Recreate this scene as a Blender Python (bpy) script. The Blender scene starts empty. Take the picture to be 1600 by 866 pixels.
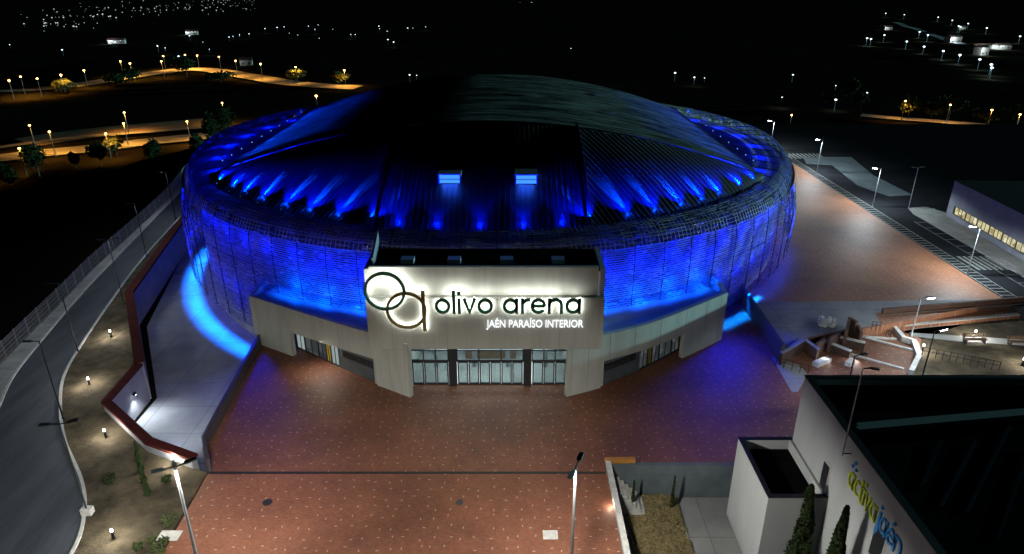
import bpy, math, random
from math import sin, cos, pi, radians as R, sqrt, atan2
from mathutils import Vector, Matrix, noise
random.seed(7)
SC = bpy.context.scene
COL = SC.collection
# ------------------------------------------------------------------ camera, world, light, exposure
CAMH, PITCH, FP = 34.0, R(23.4), 1060.0
cd = bpy.data.cameras.new('camera'); cam = bpy.data.objects.new('camera', cd); COL.objects.link(cam)
cam.location = (0, 0, CAMH); cam.rotation_euler = (R(90) - PITCH, 0, 0)
cd.sensor_width = 36; cd.lens = 36 * FP / 1600; cd.clip_start = .5; cd.clip_end = 9000
SC.camera = cam
SC.render.engine = 'CYCLES'
SC.render.resolution_x, SC.render.resolution_y = 1024, 554
SC.cycles.max_bounces = 4; SC.cycles.diffuse_bounces = 2; SC.cycles.glossy_bounces = 2
SC.cycles.transmission_bounces = 3; SC.cycles.transparent_max_bounces = 6
SC.cycles.sample_clamp_indirect = 1.5; SC.cycles.sample_clamp_direct = 0
SC.cycles.use_denoising = True
SC.view_settings.view_transform = 'Standard'; SC.view_settings.look = 'None'
SC.view_settings.exposure = 0.0; SC.view_settings.gamma = 1
SIDE_EL, SIDE_AZ = 3.2, 72.0        # degrees; azimuth measured from +Y towards +X
w = bpy.data.worlds.new('World'); SC.world = w; w.use_nodes = True
nt = w.node_tree; bg = nt.nodes['Background']
sky = nt.nodes.new('ShaderNodeTexSky'); sky.sky_type = 'NISHITA'; sky.sun_disc = False
sky.sun_elevation = R(SIDE_EL); sky.sun_rotation = R(SIDE_AZ)
nt.links.new(sky.outputs[0], bg.inputs[0]); bg.inputs[1].default_value = 0.0002
sl = bpy.data.lights.new('vault_side_light', 'SUN'); sl.energy = 3.0; sl.angle = R(.5); sl.color = (.42, .93, 1.0)  # added teal side light that brightens the right of the vault
so = bpy.data.objects.new('vault_side_light', sl); COL.objects.link(so)
dv = Vector((sin(R(SIDE_AZ)) * cos(R(SIDE_EL)), cos(R(SIDE_AZ)) * cos(R(SIDE_EL)), sin(R(SIDE_EL))))
so.rotation_euler = dv.to_track_quat('Z', 'Y').to_euler()

# ------------------------------------------------------------------ helpers
def G(u, v, z=0.0):                      # photo pixel -> point on the level z
    x, y = u - 800, v - 433
    s = (CAMH - z) / (sin(PITCH) * FP + cos(PITCH) * y)
    return Vector((x * s, (cos(PITCH) * FP - sin(PITCH) * y) * s, z))
def GY(u, v, Y):                         # photo pixel -> point on the plane y = Y
    x, y = u - 800, v - 433
    s = Y / (cos(PITCH) * FP - sin(PITCH) * y)
    return Vector((x * s, Y, CAMH - (sin(PITCH) * FP + cos(PITCH) * y) * s))
def GX(u, v, X):                         # photo pixel -> point on the plane x = X
    x, y = u - 800, v - 433
    s = X / x
    return Vector((X, (cos(PITCH) * FP - sin(PITCH) * y) * s, CAMH - (sin(PITCH) * FP + cos(PITCH) * y) * s))

class MB:
    def __init__(s): s.v = []; s.f = []
    def add(s, vs, fs):
        n = len(s.v); s.v += [tuple(p) for p in vs]; s.f += [tuple(i + n for i in f) for f in fs]; return s
    def box(s, x0, x1, y0, y1, z0, z1):
        return s.hexa([(x0,y0),(x1,y0),(x1,y1),(x0,y1)], z0, z1)
    def hexa(s, poly, z0, z1, z1s=None):     # prism on any polygon
        n = len(poly)
        if sum(poly[i][0]*poly[(i+1)%n][1]-poly[(i+1)%n][0]*poly[i][1] for i in range(n)) < 0: 
            poly = poly[::-1]
            if z1s: z1s = z1s[::-1]
        vs = [(p[0],p[1],z0) for p in poly] + [(p[0],p[1],(z1s[i] if z1s else z1)) for i,p in enumerate(poly)]
        fs = [tuple(range(n-1,-1,-1)), tuple(range(n,2*n))] + [(i,(i+1)%n,n+(i+1)%n,n+i) for i in range(n)]
        return s.add(vs, fs)
    def bar(s, a, b, w, h=None):             # box between two points
        a, b = Vector(a), Vector(b); h = h or w; d = (b-a).normalized()
        u = d.cross(Vector((0,0,1)))
        if u.length < 1e-4: u = Vector((1,0,0))
        u.normalize(); q = u.cross(d).normalized(); vs = []
        for p in (a, b):
            for i, j in ((-1,-1),(1,-1),(1,1),(-1,1)): vs.append(p + u*i*w/2 + q*j*h/2)
        return s.add(vs, [(3,2,1,0),(4,5,6,7),(0,1,5,4),(1,2,6,5),(2,3,7,6),(3,0,4,7)])
    def tube(s, a, b, r0, r1=None, n=8):
        a, b = Vector(a), Vector(b); r1 = r0 if r1 is None else r1; d = (b-a).normalized()
        u = d.orthogonal().normalized(); q = d.cross(u); vs = []
        for p, r in ((a, r0), (b, r1)):
            for i in range(n): t = 2*pi*i/n; vs.append(p + (u*cos(t)+q*sin(t))*r)
        return s.add(vs, [tuple(range(n-1,-1,-1)), tuple(range(n,2*n))] + [(i,(i+1)%n,n+(i+1)%n,n+i) for i in range(n)])
    def ball(s, c, r, n=6, m=4, sz=1):
        c = Vector(c); vs = [c+Vector((0,0,-r*sz))]
        for j in range(1, m):
            t = -pi/2+pi*j/m
            for i in range(n): p = 2*pi*i/n; vs.append(c+Vector((r*cos(t)*cos(p), r*cos(t)*sin(p), r*sz*sin(t))))
        vs.append(c+Vector((0,0,r*sz))); L = len(vs)-1; fs = []
        for i in range(n): fs.append((0,1+(i+1)%n,1+i)); fs.append((L,L-n+i,L-n+(i+1)%n))
        for j in range(m-2):
            for i in range(n):
                a = 1+j*n+i; b = 1+j*n+(i+1)%n; fs.append((a,b,b+n,a+n))
        return s.add(vs, fs)
    def ribbon(s, pts, w, d, closed=False, xf=None, taper=None):   # flat stroke in the xz-plane, depth d along -y
        n = len(pts); P = [Vector((p[0], p[1])) for p in pts]; L = []; Rr = []
        for i in range(n):
            a = P[(i-1) % n] if (closed or i > 0) else None
            b = P[(i+1) % n] if (closed or i < n-1) else None
            if a is None: t = (b-P[i]).normalized(); k = 1
            elif b is None: t = (P[i]-a).normalized(); k = 1
            else:
                t1 = (P[i]-a).normalized(); t2 = (b-P[i]).normalized(); t = (t1+t2)
                t = t.normalized() if t.length > 1e-5 else t2; k = min(1.8, 1/max(.3, t.dot(t2)))
            nn = Vector((-t.y, t.x))*w/2*k
            L.append(P[i]+nn); Rr.append(P[i]-nn)
        xf = xf or (lambda x, z, y: (x, y, z))
        vs = [xf(p.x,p.y,0) for p in L]+[xf(p.x,p.y,0) for p in Rr]+[xf(p.x,p.y,-d) for p in L]+[xf(p.x,p.y,-d) for p in Rr]
        fs = []
        for i in range(n if closed else n-1):
            j = (i+1) % n
            fs += [(i,j,n+j,n+i),(2*n+i,3*n+i,3*n+j,2*n+j),(i,2*n+i,2*n+j,j),(n+i,n+j,3*n+j,3*n+i)]
        if not closed: fs += [(0,n,3*n,2*n),(n-1,3*n-1,4*n-1,2*n-1)]
        return s.add(vs, fs)
    def build(s, name, mat, parent=None, smooth=False, loc=None):
        me = bpy.data.meshes.new(name); me.from_pydata(s.v, [], s.f); me.update()
        if mat: me.materials.append(mat)
        if smooth: me.polygons.foreach_set('use_smooth', [True]*len(me.polygons))
        o = bpy.data.objects.new(name, me); COL.objects.link(o)
        if parent is not None: o.parent = parent
        if loc is not None: o.location = loc
        return o
def tag(o, label, cat, group=None, kind=None):
    if label: o['label'] = label
    if cat: o['category'] = cat
    if group: o['group'] = group
    if kind: o['kind'] = kind
    return o
def thing(name, label, cat, loc=(0,0,0), rz=0, group=None):
    o = bpy.data.objects.new(name, None); COL.objects.link(o); o.empty_display_size = .3
    o.location = loc; o.rotation_euler = (0,0,rz); return tag(o, label, cat, group)
def dup(root, loc, rz=0, label=None, group=None, scale=None):
    def cp(o, par):
        c = o.copy(); COL.objects.link(c); c.parent = par
        for ch in list(KIDS.get(o.name, [])): cp(ch, c)
        return c
    r = cp(root, None); r.location = loc; r.rotation_euler = (0,0,rz)
    if label: r['label'] = label
    if group: r['group'] = group
    if scale: r.scale = scale
    return r
KIDS = {}
def index():
    KIDS.clear()
    for o in COL.objects:
        if o.parent: KIDS.setdefault(o.parent.name, []).append(o)
def lamp(kind, name, energy, color, loc, parent=None, aim=None, **kw):
    l = bpy.data.lights.new(name, kind); l.energy = energy; l.color = color
    for k, v in kw.items(): setattr(l, k, v)
    o = bpy.data.objects.new(name, l); COL.objects.link(o); o.location = loc
    if aim is not None: o.rotation_euler = (Vector(aim)-Vector(loc)).to_track_quat('-Z','Y').to_euler()
    if parent is not None: o.parent = parent
    return o

# ------------------------------------------------------------------ materials
def mat(name, c, rough=.8, metal=0, c2=None, scale=1.0, bump=0, detail=6, fac=(.35,.65), coat=0, spec=.5, stretch=None):
    m = bpy.data.materials.new(name); m.use_nodes = True; t = m.node_tree; b = t.nodes['Principled BSDF']
    b.inputs['Base Color'].default_value = (*c, 1); b.inputs['Roughness'].default_value = rough
    b.inputs['Metallic'].default_value = metal; b.inputs['Specular IOR Level'].default_value = spec
    g = t.nodes.new('ShaderNodeNewGeometry'); mp = t.nodes.new('ShaderNodeMapping')
    t.links.new(g.outputs['Position'], mp.inputs[0])
    if stretch: mp.inputs['Scale'].default_value = stretch
    n = t.nodes.new('ShaderNodeTexNoise'); n.inputs['Scale'].default_value = scale; n.inputs['Detail'].default_value = detail
    n.inputs['Roughness'].default_value = .65
    t.links.new(mp.outputs[0], n.inputs['Vector'])
    r = t.nodes.new('ShaderNodeValToRGB'); r.color_ramp.elements[0].position = fac[0]; r.color_ramp.elements[1].position = fac[1]
    c2 = c2 or tuple(x*.7 for x in c)
    r.color_ramp.elements[0].color = (*c2, 1); r.color_ramp.elements[1].color = (*c, 1)
    t.links.new(n.outputs['Fac'], r.inputs[0]); t.links.new(r.outputs[0], b.inputs['Base Color'])
    if bump:
        n2 = t.nodes.new('ShaderNodeTexNoise'); n2.inputs['Scale'].default_value = scale*9; n2.inputs['Detail'].default_value = 4
        t.links.new(mp.outputs[0], n2.inputs['Vector'])
        bp = t.nodes.new('ShaderNodeBump'); bp.inputs['Strength'].default_value = bump; bp.inputs['Distance'].default_value = .05
        t.links.new(n2.outputs['Fac'], bp.inputs['Height']); t.links.new(bp.outputs[0], b.inputs['Normal'])
    return m
def emis(name, c, st, sampled=True):
    m = bpy.data.materials.new(name); m.use_nodes = True; t = m.node_tree
    t.nodes.remove(t.nodes['Principled BSDF']); e = t.nodes.new('ShaderNodeEmission')
    e.inputs[0].default_value = (*c,1); e.inputs[1].default_value = st
    t.links.new(e.outputs[0], t.nodes['Material Output'].inputs[0])
    if not sampled: m.cycles.emission_sampling = 'NONE'
    return m
def math_(t, op, a, b=None, c=None):
    n = t.nodes.new('ShaderNodeMath'); n.operation = op
    for i, x in enumerate((a, b, c)):
        if x is None: continue
        if isinstance(x, (int, float)): n.inputs[i].default_value = x
        else: t.links.new(x, n.inputs[i])
    return n.outputs[0]
def paver_mat(name, cA, cB, cell=1.12, speck=True):
    """red clay pavers with scattered pale setts"""
    m = bpy.data.materials.new(name); m.use_nodes = True; t = m.node_tree; b = t.nodes['Principled BSDF']; N = t.nodes.new
    g = N('ShaderNodeNewGeometry'); pos = g.outputs['Position']
    br = N('ShaderNodeTexBrick'); br.inputs['Scale'].default_value = 2.5
    br.inputs['Brick Width'].default_value = .5; br.inputs['Row Height'].default_value = .25; br.inputs['Mortar Size'].default_value = .02
    br.inputs['Color1'].default_value = (*cA,1); br.inputs['Color2'].default_value = (*cB,1)
    br.inputs['Mortar'].default_value = tuple(x*.5 for x in cB)+(1,); br.inputs['Bias'].default_value = .1
    t.links.new(pos, br.inputs['Vector'])
    n = N('ShaderNodeTexNoise'); n.inputs['Scale'].default_value = .09; n.inputs['Detail'].default_value = 8; n.inputs['Roughness'].default_value = .7
    t.links.new(pos, n.inputs['Vector'])
    r = N('ShaderNodeValToRGB'); r.color_ramp.elements[0].position = .3; r.color_ramp.elements[1].position = .7
    r.color_ramp.elements[0].color = (.5,.47,.48,1); r.color_ramp.elements[1].color = (1.25,1.2,1.12,1)
    t.links.new(n.outputs['Fac'], r.inputs[0])
    mx = N('ShaderNodeMix'); mx.data_type = 'RGBA'; mx.blend_type = 'MULTIPLY'; mx.inputs[0].default_value = 1
    t.links.new(br.outputs['Color'], mx.inputs[6]); t.links.new(r.outputs[0], mx.inputs[7]); col = mx.outputs[2]
    if speck:
        sc = N('ShaderNodeVectorMath'); sc.operation = 'SCALE'; sc.inputs[3].default_value = 1/cell; t.links.new(pos, sc.inputs[0])
        fl = N('ShaderNodeVectorMath'); fl.operation = 'FLOOR'; t.links.new(sc.outputs[0], fl.inputs[0])
        sf = N('ShaderNodeSeparateXYZ'); t.links.new(fl.outputs[0], sf.inputs[0])
        cb = N('ShaderNodeCombineXYZ'); t.links.new(sf.outputs[0], cb.inputs[0]); t.links.new(sf.outputs[1], cb.inputs[1])
        wn = N('ShaderNodeTexWhiteNoise'); wn.noise_dimensions = '3D'; t.links.new(cb.outputs[0], wn.inputs['Vector'])
        sw = N('ShaderNodeSeparateXYZ'); t.links.new(wn.outputs['Color'], sw.inputs[0])
        fr = N('ShaderNodeVectorMath'); fr.operation = 'SUBTRACT'; t.links.new(sc.outputs[0], fr.inputs[0]); t.links.new(fl.outputs[0], fr.inputs[1])
        sr = N('ShaderNodeSeparateXYZ'); t.links.new(fr.outputs[0], sr.inputs[0])
        lx = math_(t,'ABSOLUTE', math_(t,'SUBTRACT', math_(t,'SUBTRACT', sr.outputs[0], .5), math_(t,'MULTIPLY', math_(t,'SUBTRACT', sw.outputs[0], .5), .55)))
        ly = math_(t,'ABSOLUTE', math_(t,'SUBTRACT', math_(t,'SUBTRACT', sr.outputs[1], .5), math_(t,'MULTIPLY', math_(t,'SUBTRACT', sw.outputs[1], .5), .55)))
        o = math_(t,'GREATER_THAN', sw.outputs[2], .5)
        a_, c_ = .092/cell, .036/cell
        wx = math_(t,'ADD', a_, math_(t,'MULTIPLY', o, c_-a_)); wy = math_(t,'ADD', c_, math_(t,'MULTIPLY', o, a_-c_))
        ms = math_(t,'MULTIPLY', math_(t,'LESS_THAN', lx, wx), math_(t,'LESS_THAN', ly, wy))
        ms = math_(t,'MULTIPLY', ms, math_(t,'GREATER_THAN', wn.outputs['Value'], .12))
        ms = math_(t,'MULTIPLY', ms, .5)
        m2 = N('ShaderNodeMix'); m2.data_type = 'RGBA'; t.links.new(ms, m2.inputs[0]); t.links.new(col, m2.inputs[6])
        m2.inputs[7].default_value = (.62,.56,.48,1); col = m2.outputs[2]
    t.links.new(col, b.inputs['Base Color']); b.inputs['Roughness'].default_value = .62
    return m
M = {}
M['paver'] = paver_mat('red_paving', (.30,.125,.066), (.21,.08,.045), cell=.95)
M['paver2'] = paver_mat('red_paving_plain', (.4,.18,.095), (.3,.13,.07), cell=.95)
M['terrain'] = mat('dry_earth', (.022,.019,.012), .95, c2=(.009,.009,.006), scale=.05, bump=.6, spec=0)
M['soil'] = mat('garden_earth', (.10,.08,.052), .95, c2=(.035,.03,.019), scale=.6, bump=1.0, detail=10, spec=.1)
M['asphalt'] = mat('asphalt', (.06,.068,.08), .7, c2=(.03,.034,.042), scale=.35, bump=.3, stretch=(2.2,.35,1))
M['asphalt2'] = mat('asphalt_dark', (.028,.03,.034), .75, c2=(.02,.022,.025), scale=.3, bump=.2, spec=0)
M['concrete'] = mat('concrete', (.34,.35,.35), .85, c2=(.22,.225,.23), scale=.22, bump=.35, detail=10)
def add_joints(m, wd, ht, size=.006, dark=.45):
    t = m.node_tree; b = t.nodes['Principled BSDF']; src = b.inputs['Base Color'].links[0].from_socket; N = t.nodes.new
    g = N('ShaderNodeNewGeometry'); br = N('ShaderNodeTexBrick'); br.inputs['Scale'].default_value = 1; br.offset = 0
    br.inputs['Brick Width'].default_value = wd; br.inputs['Row Height'].default_value = ht; br.inputs['Mortar Size'].default_value = size*wd
    br.inputs['Color1'].default_value = (1,1,1,1); br.inputs['Color2'].default_value = (.86,.86,.86,1); br.inputs['Mortar'].default_value = (dark,dark,dark,1)
    t.links.new(g.outputs['Position'], br.inputs['Vector']); mx = N('ShaderNodeMix'); mx.data_type = 'RGBA'; mx.blend_type = 'MULTIPLY'; mx.inputs[0].default_value = 1
    t.links.new(src, mx.inputs[6]); t.links.new(br.outputs['Color'], mx.inputs[7]); t.links.new(mx.outputs[2], b.inputs['Base Color'])
add_joints(M['concrete'], 4.8, 4.2)
M['sidewalk'] = mat('pavement_slabs', (.36,.36,.34), .85, c2=(.24,.24,.22), scale=.5, bump=.3)
add_joints(M['sidewalk'], 1.6, 1.6, .012, .55)
M['kerb'] = mat('kerb_stone', (.5,.49,.46), .8, scale=2)
M['paint'] = mat('road_paint', (.3,.32,.3), .7, c2=(.13,.14,.13), scale=3)
M['render'] = mat('pale_render', (.43,.44,.39), .75, c2=(.33,.335,.3), scale=1.0, stretch=(1,1,.12), fac=(.25,.6))
M['render2'] = mat('white_render', (.52,.54,.54), .8, c2=(.42,.44,.44), scale=.28, stretch=(1,1,.25))
M['red_steel'] = mat('red_painted_coping', (.085,.016,.011), .95, c2=(.05,.01,.008), spec=.1, scale=1.5)
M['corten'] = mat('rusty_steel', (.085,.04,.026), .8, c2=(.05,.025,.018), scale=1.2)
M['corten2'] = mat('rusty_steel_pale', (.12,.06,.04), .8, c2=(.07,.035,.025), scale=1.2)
M['darkwall'] = mat('dark_parapet', (.06,.055,.06), .6, scale=1)
M['greywall'] = mat('grey_concrete_wall', (.3,.31,.33), .8, c2=(.22,.225,.25), scale=.5)
M['duct'] = mat('dark_blue_duct', (.03,.036,.05), .8, spec=0)
M['dimwall'] = mat('dark_concrete', (.13,.16,.17), .85, c2=(.08,.1,.11), scale=.5)  # concrete in a darker, bluer tone
M['metal'] = mat('galvanised_metal', (.45,.47,.48), .45, .7, scale=3)
M['dark'] = mat('dark_metal', (.03,.032,.036), .45, .4, scale=3)
M['frame'] = mat('window_frame_dark', (.035,.04,.045), .4, .3, scale=3)
M['bitumen'] = mat('bitumen_roof', (.009,.009,.01), .9, c2=(.005,.005,.006), scale=.4, spec=0)
M['bluemem'] = mat('pale_roof_membrane', (.3,.32,.36), .55, c2=(.22,.24,.28), scale=.5)
M['teal'] = mat('teal_glazing_panel', (.1,.3,.32), .4, scale=1)
M['teal_glow'] = emis('teal_glow_panel', (.03,.075,.08), .2, False)  # glow put into the material to lift the teal strips
M['wood'] = mat('bench_wood', (.2,.11,.06), .7, scale=4)
M['leaf'] = mat('dark_foliage', (.035,.055,.022), .9, c2=(.02,.03,.012), scale=2, spec=0)
M['leaf2'] = mat('grey_green_foliage', (.09,.11,.045), .9, c2=(.05,.065,.03), scale=2, spec=0)
M['dry'] = mat('dry_ground_cover', (.26,.2,.09), .9, c2=(.12,.1,.045), scale=3)
M['bark'] = mat('bark', (.1,.07,.05), .9, scale=4)
M['inner'] = mat('inner_wall', (.5,.5,.52), .8, scale=.5)
M['gold'] = mat('yellow_panel', (.75,.55,.05), .5, scale=1)
M['black'] = mat('black_drain', (.02,.02,.02), .6, scale=2)
M['orange'] = mat('orange_wall', (.55,.24,.04), .6, c2=(.45,.19,.03), scale=1)
M['stone'] = mat('white_stone', (.6,.6,.56), .85, c2=(.4,.4,.38), scale=2)
# roof metal: dark standing seam sheets
M['roof'] = mat('dark_seam_roof', (.17,.17,.2), .36, .4, c2=(.11,.11,.13), scale=.25, detail=8)
M['vault'] = mat('vault_sheeting', (.6,.63,.6), .6, .1, c2=(.1,.12,.12), scale=.45, detail=14, fac=(.4,.6), stretch=(.3,2.6,1))
M['lens_blue'] = emis('blue_lens', (.12,.3,1.0), 4, False)
M['lens_white'] = emis('white_lens', (.85,.95,1.0), 40, False)
M['lens_sodium'] = emis('sodium_lens', (1,.5,.12), 16, False)
M['lens_far'] = emis('far_white_lens', (.72,.88,1.0), 3.5, False)
M['halo'] = emis('sign_backlight', (1.0,1.0,.93), 24)
M['lobby'] = emis('lobby_ceiling_panel', (.85,.95,1.0), 7)
M['lit_window'] = None

def glass(name, c=(.8,.9,.9), alpha=.35):
    m = bpy.data.materials.new(name); m.use_nodes = True; t = m.node_tree; b = t.nodes['Principled BSDF']
    b.inputs['Base Color'].default_value = (.05,.06,.065,1); b.inputs['Roughness'].default_value = .08
    tr = t.nodes.new('ShaderNodeBsdfTransparent'); tr.inputs[0].default_value = (*c,1)
    mx = t.nodes.new('ShaderNodeMixShader'); mx.inputs[0].default_value = alpha
    t.links.new(tr.outputs[0], mx.inputs[1]); t.links.new(b.outputs[0], mx.inputs[2]); t.links.new(mx.outputs[0], t.nodes['Material Output'].inputs[0])
    return m
M['glass'] = glass('clear_glazing')

def litwin(name, cols, st, sc=1.2):
    """lit room seen through frosted panes: uneven blocks of warm light"""
    m = bpy.data.materials.new(name); m.use_nodes = True; t = m.node_tree
    t.nodes.remove(t.nodes['Principled BSDF']); N = t.nodes.new
    g = N('ShaderNodeNewGeometry'); v = N('ShaderNodeTexVoronoi'); v.inputs['Scale'].default_value = sc; v.distance = 'CHEBYCHEV'
    t.links.new(g.outputs['Position'], v.inputs['Vector'])
    s = N('ShaderNodeSeparateColor'); t.links.new(v.outputs['Color'], s.inputs[0])
    r = N('ShaderNodeValToRGB'); el = r.color_ramp.elements
    el[0].color = (*cols[0],1); el[1].color = (*cols[-1],1)
    for i, c in enumerate(cols[1:-1]): e = el.new((i+1)/(len(cols)-1)); e.color = (*c,1)
    t.links.new(s.outputs[0], r.inputs[0]); e = N('ShaderNodeEmission'); e.inputs[1].default_value = st
    t.links.new(r.outputs[0], e.inputs[0]); t.links.new(e.outputs[0], t.nodes['Material Output'].inputs[0])
    return m
M['win_warm'] = litwin('warm_lit_room', [(.2,.17,.08),(.75,.62,.3),(.9,.85,.5),(.45,.38,.18),(1,.95,.7)], .8)

def scale_mat():
    """perforated aluminium scales: let the blue light behind through, glint in front"""
    m = bpy.data.materials.new('perforated_aluminium_scales'); m.use_nodes = True; t = m.node_tree; N = t.nodes.new
    b = t.nodes['Principled BSDF']; g = N('ShaderNodeNewGeometry'); rnd = g.outputs['Random Per Island']
    b.inputs['Base Color'].default_value = (.06,.06,.065,1); b.inputs['Metallic'].default_value = .9
    t.links.new(math_(t,'ADD', .12, math_(t,'MULTIPLY', rnd, .3)), b.inputs['Roughness'])
    tl = N('ShaderNodeBsdfTranslucent'); cc = N('ShaderNodeValToRGB'); cc.color_ramp.elements[0].color = (.16,.16,.16,1); cc.color_ramp.elements[1].color = (1,1,1,1); e2 = cc.color_ramp.elements.new(.72); e2.color = (.24,.24,.24,1); e3 = cc.color_ramp.elements.new(.9); e3.color = (.3,.3,.3,1)
    cc.color_ramp.elements[0].position = .1
    t.links.new(rnd, cc.inputs[0]); t.links.new(cc.outputs[0], tl.inputs[0])
    mx = N('ShaderNodeMixShader'); mx.inputs[0].default_value = .5
    t.links.new(b.outputs[0], mx.inputs[1]); t.links.new(tl.outputs[0], mx.inputs[2]); t.links.new(mx.outputs[0], t.nodes['Material Output'].inputs[0])
    return m
M['scales'] = scale_mat()
M['glint_line'] = mat('pale_glint_line', (.8,.78,.66), .5, c2=(.3,.29,.24), scale=.4)  # pale tone standing in for glints on the parapet tiles

# ------------------------------------------------------------------ the setting
def sheet(name, poly, z, m, kind='structure', thick=None):
    b = MB(); b.hexa([(p[0],p[1]) for p in poly], z-(thick or .02), z)
    return tag(b.build(name, m), None, None, kind=kind)
def sm(a, b, x): t = max(0, min(1, (x-a)/(b-a))); return t*t*(3-2*t)
def tz(x, y):
    dx = max(-66-x, 0, x-135); dy = max(-60-y, 0, y-175); d = sqrt(dx*dx+dy*dy)
    z = -3.3 - 21.7*sm(0, 95, d)
    if d > 60: z += 2.2*noise.noise(Vector((x*.012, y*.012, 0)))*sm(60,200,d)*.7
    return z
b = MB()
xs = [-3600,-2400,-1600,-1100,-800] + [-600+i*25 for i in range(49)] + [800,1100,1600,2400,3600]
ys = [-900,-500,-250,-120] + [-60+i*20 for i in range(40)] + [800,900,1050,1250,1500,1900,2500,3300,4500,6500]
vs = [(x,y,tz(x,y)) for y in ys for x in xs]; nx = len(xs)
b.add(vs, [(j*nx+i, j*nx+i+1, (j+1)*nx+i+1, (j+1)*nx+i) for j in range(len(ys)-1) for i in range(nx-1)])
tag(b.build('terrain', M['terrain'], smooth=True), None, None, kind='structure')

# red plaza slab (z 0) around the arena; the yard (left), the court (bottom right) lie 3 m lower
plaza = [(-21.5,2),(-23,41.3),(-24.7,44.2),(-26.2,64),(-26.2,140),(40,140),(40,72),(26.5,71),(26.2,57.5),(34,57.5),(34,42.4),(7.2,42.4),(7.2,2)]
b = MB(); b.hexa(plaza, -3.2, 0); tag(b.build('plaza', M['paver']), None, None, kind='structure')
sheet('yard_floor', [(-60,150),(-60,110),(-50,98),(-43,71),(-34.6,56),(-34.6,49),(-28,42.5),(-22,40),(-22,150)], -3.1, M['concrete'], thick=.15)
# raised platform to the right (z 1): far red plaza, concrete apron, car park
b = MB(); b.hexa([(26.5,71),(26.2,57.5),(29.9,60.5),(33.5,61.8),(38.9,63.4),(56,69.6),(56.2,140),(26.5,140)], -.3, 1); tag(b.build('upper_plaza', M['paver2']), None, None, kind='structure')
sheet('concrete_apron', [(26.6,69.0),(26.6,58.1),(29.9,60.8),(33.5,62.1),(38.9,63.7),(39.6,66.4),(55.6,69.4),(55.6,69.9)], 1.006, M['concrete'], thick=.004)
b = MB(); b.hexa([(56.2,40),(150,40),(150,175),(30,175),(30,140.2),(56.2,140.2)], -3, .96); tag(b.build('car_park', M['asphalt2']), None, None, kind='structure')
sheet('court_floor', [(7.2,42.4),(7.2,-10),(60,-10),(60,42.4)], -3.0, M['concrete'], thick=.15)
b = MB(); b.hexa([(34,42.45),(56,42.45),(95,42.45),(95,68),(56.1,69.4),(34,57.6)], -3, -.004); tag(b.build('lower_garden', M['soil']), None, None, kind='structure')
# garden strip between road and yard
kerbL = [G(u,v,0) for u,v in [(290,330),(222,405),(170,475),(125,541),(98,590),(93,640),(100,690),(125,750),(130,800),(110,866)]]
def catmull(P, k=6):
    out = []
    for i in range(len(P)-1):
        p0, p1, p2, p3 = P[max(i-1,0)], P[i], P[i+1], P[min(i+2,len(P)-1)]
        for j in range(k):
            t = j/k; out.append(.5*((2*p1)+(-p0+p2)*t+(2*p0-5*p1+4*p2-p3)*t*t+(-p0+3*p1-3*p2+p3)*t**3))
    return out+[P[-1]]
kerbL = catmull([Vector((-57,135,0)), Vector((-55.3,120,0))]+kerbL+[Vector((-28.5,27,0)), Vector((-29.5,15,0)), Vector((-31,0,0))])
wallpts = [(-50.9,102.2),(-44.3,71.3),(-35.3,55.8),(-35,49.4),(-28.6,43.9),(-24.6,41.9)]
kp = [(p.x,p.y) for p in kerbL if p.y < 98]
b = MB(); b.hexa(kp+[(-22.6,0),(-23.05,41.3)]+[(p[0]-.1,p[1]) for p in wallpts[::-1]], -3.2, 0.02)
tag(b.build('garden_earth', M['soil']), None, None, kind='structure')
def strip(name, line, off0, off1, z0, z1, m, parent=None):
    b = MB(); n = len(line); L = []; Rr = []
    for i, p in enumerate(line):
        a = line[max(i-1,0)]; c = line[min(i+1,n-1)]; t = Vector((c[0]-a[0], c[1]-a[1])).normalized(); q = Vector((-t.y,t.x))
        L.append((p[0]+q.x*off0, p[1]+q.y*off0)); Rr.append((p[0]+q.x*off1, p[1]+q.y*off1))
    vs = []
    for i in range(n): 
        vs += [(*L[i],z0),(*Rr[i],z0),(*Rr[i],z1),(*L[i],z1)]
    fs = [(0,1,2,3),(4*n-4,4*n-1,4*n-2,4*n-3)]
    for i in range(n-1):
        a = 4*i; c = a+4
        fs += [(a+3,a+2,c+2,c+3),(a,c,c+1,a+1),(a+1,c+1,c+2,a+2),(a,a+3,c+3,c)]
    b.add(vs, fs); return b.build(name, m, parent)
# the line runs away->near, so its right-hand normal (-t.y,t.x) points to +x (garden side)
kl = [(p.x,p.y) for p in kerbL]
tag(strip('garden_kerb', kl, -.02, .2, -.3, .12, M['kerb']), None, None, kind='structure')
# road between the two kerbs
farL = catmull([Vector(p) for p in [(-61,135,0),(-60,125,0),(-58.9,116.7,0),(-54.1,89.5,0),(-51.4,74.3,0),(-48.7,62,0),(-46.9,55,0),(-44.6,49.6,0)]])
farL += catmull([Vector(p) for p in [(-44.6,49.6,0),(-41.5,44.5,0),(-38.2,40,0),(-36.2,36.5,0),(-35.0,33,0),(-35.2,27,0),(-36.5,15,0),(-38,0,0)]])[1:]
fl = [(p.x,p.y) for p in farL]
b = MB(); b.hexa(kl+fl[::-1], -3.1, 0.0); tag(b.build('road', M['asphalt']), None, None, kind='structure')
tag(strip('road_kerb', fl, -.2, .02, -.3, .13, M['kerb']), None, None, kind='structure')
fence_line = catmull([Vector(p) for p in [(-63.5,135,0),(-62.5,127,0),(-58.9,112,0),(-56.0,94,0),(-54.2,81.3,0),(-52.3,71.6,0),(-50.3,60.5,0),(-48.8,54,0),(-45.6,48,0),(-42,42,0),(-40,36,0),(-40,27,0),(-41,15,0),(-42.5,0,0)]])
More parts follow.
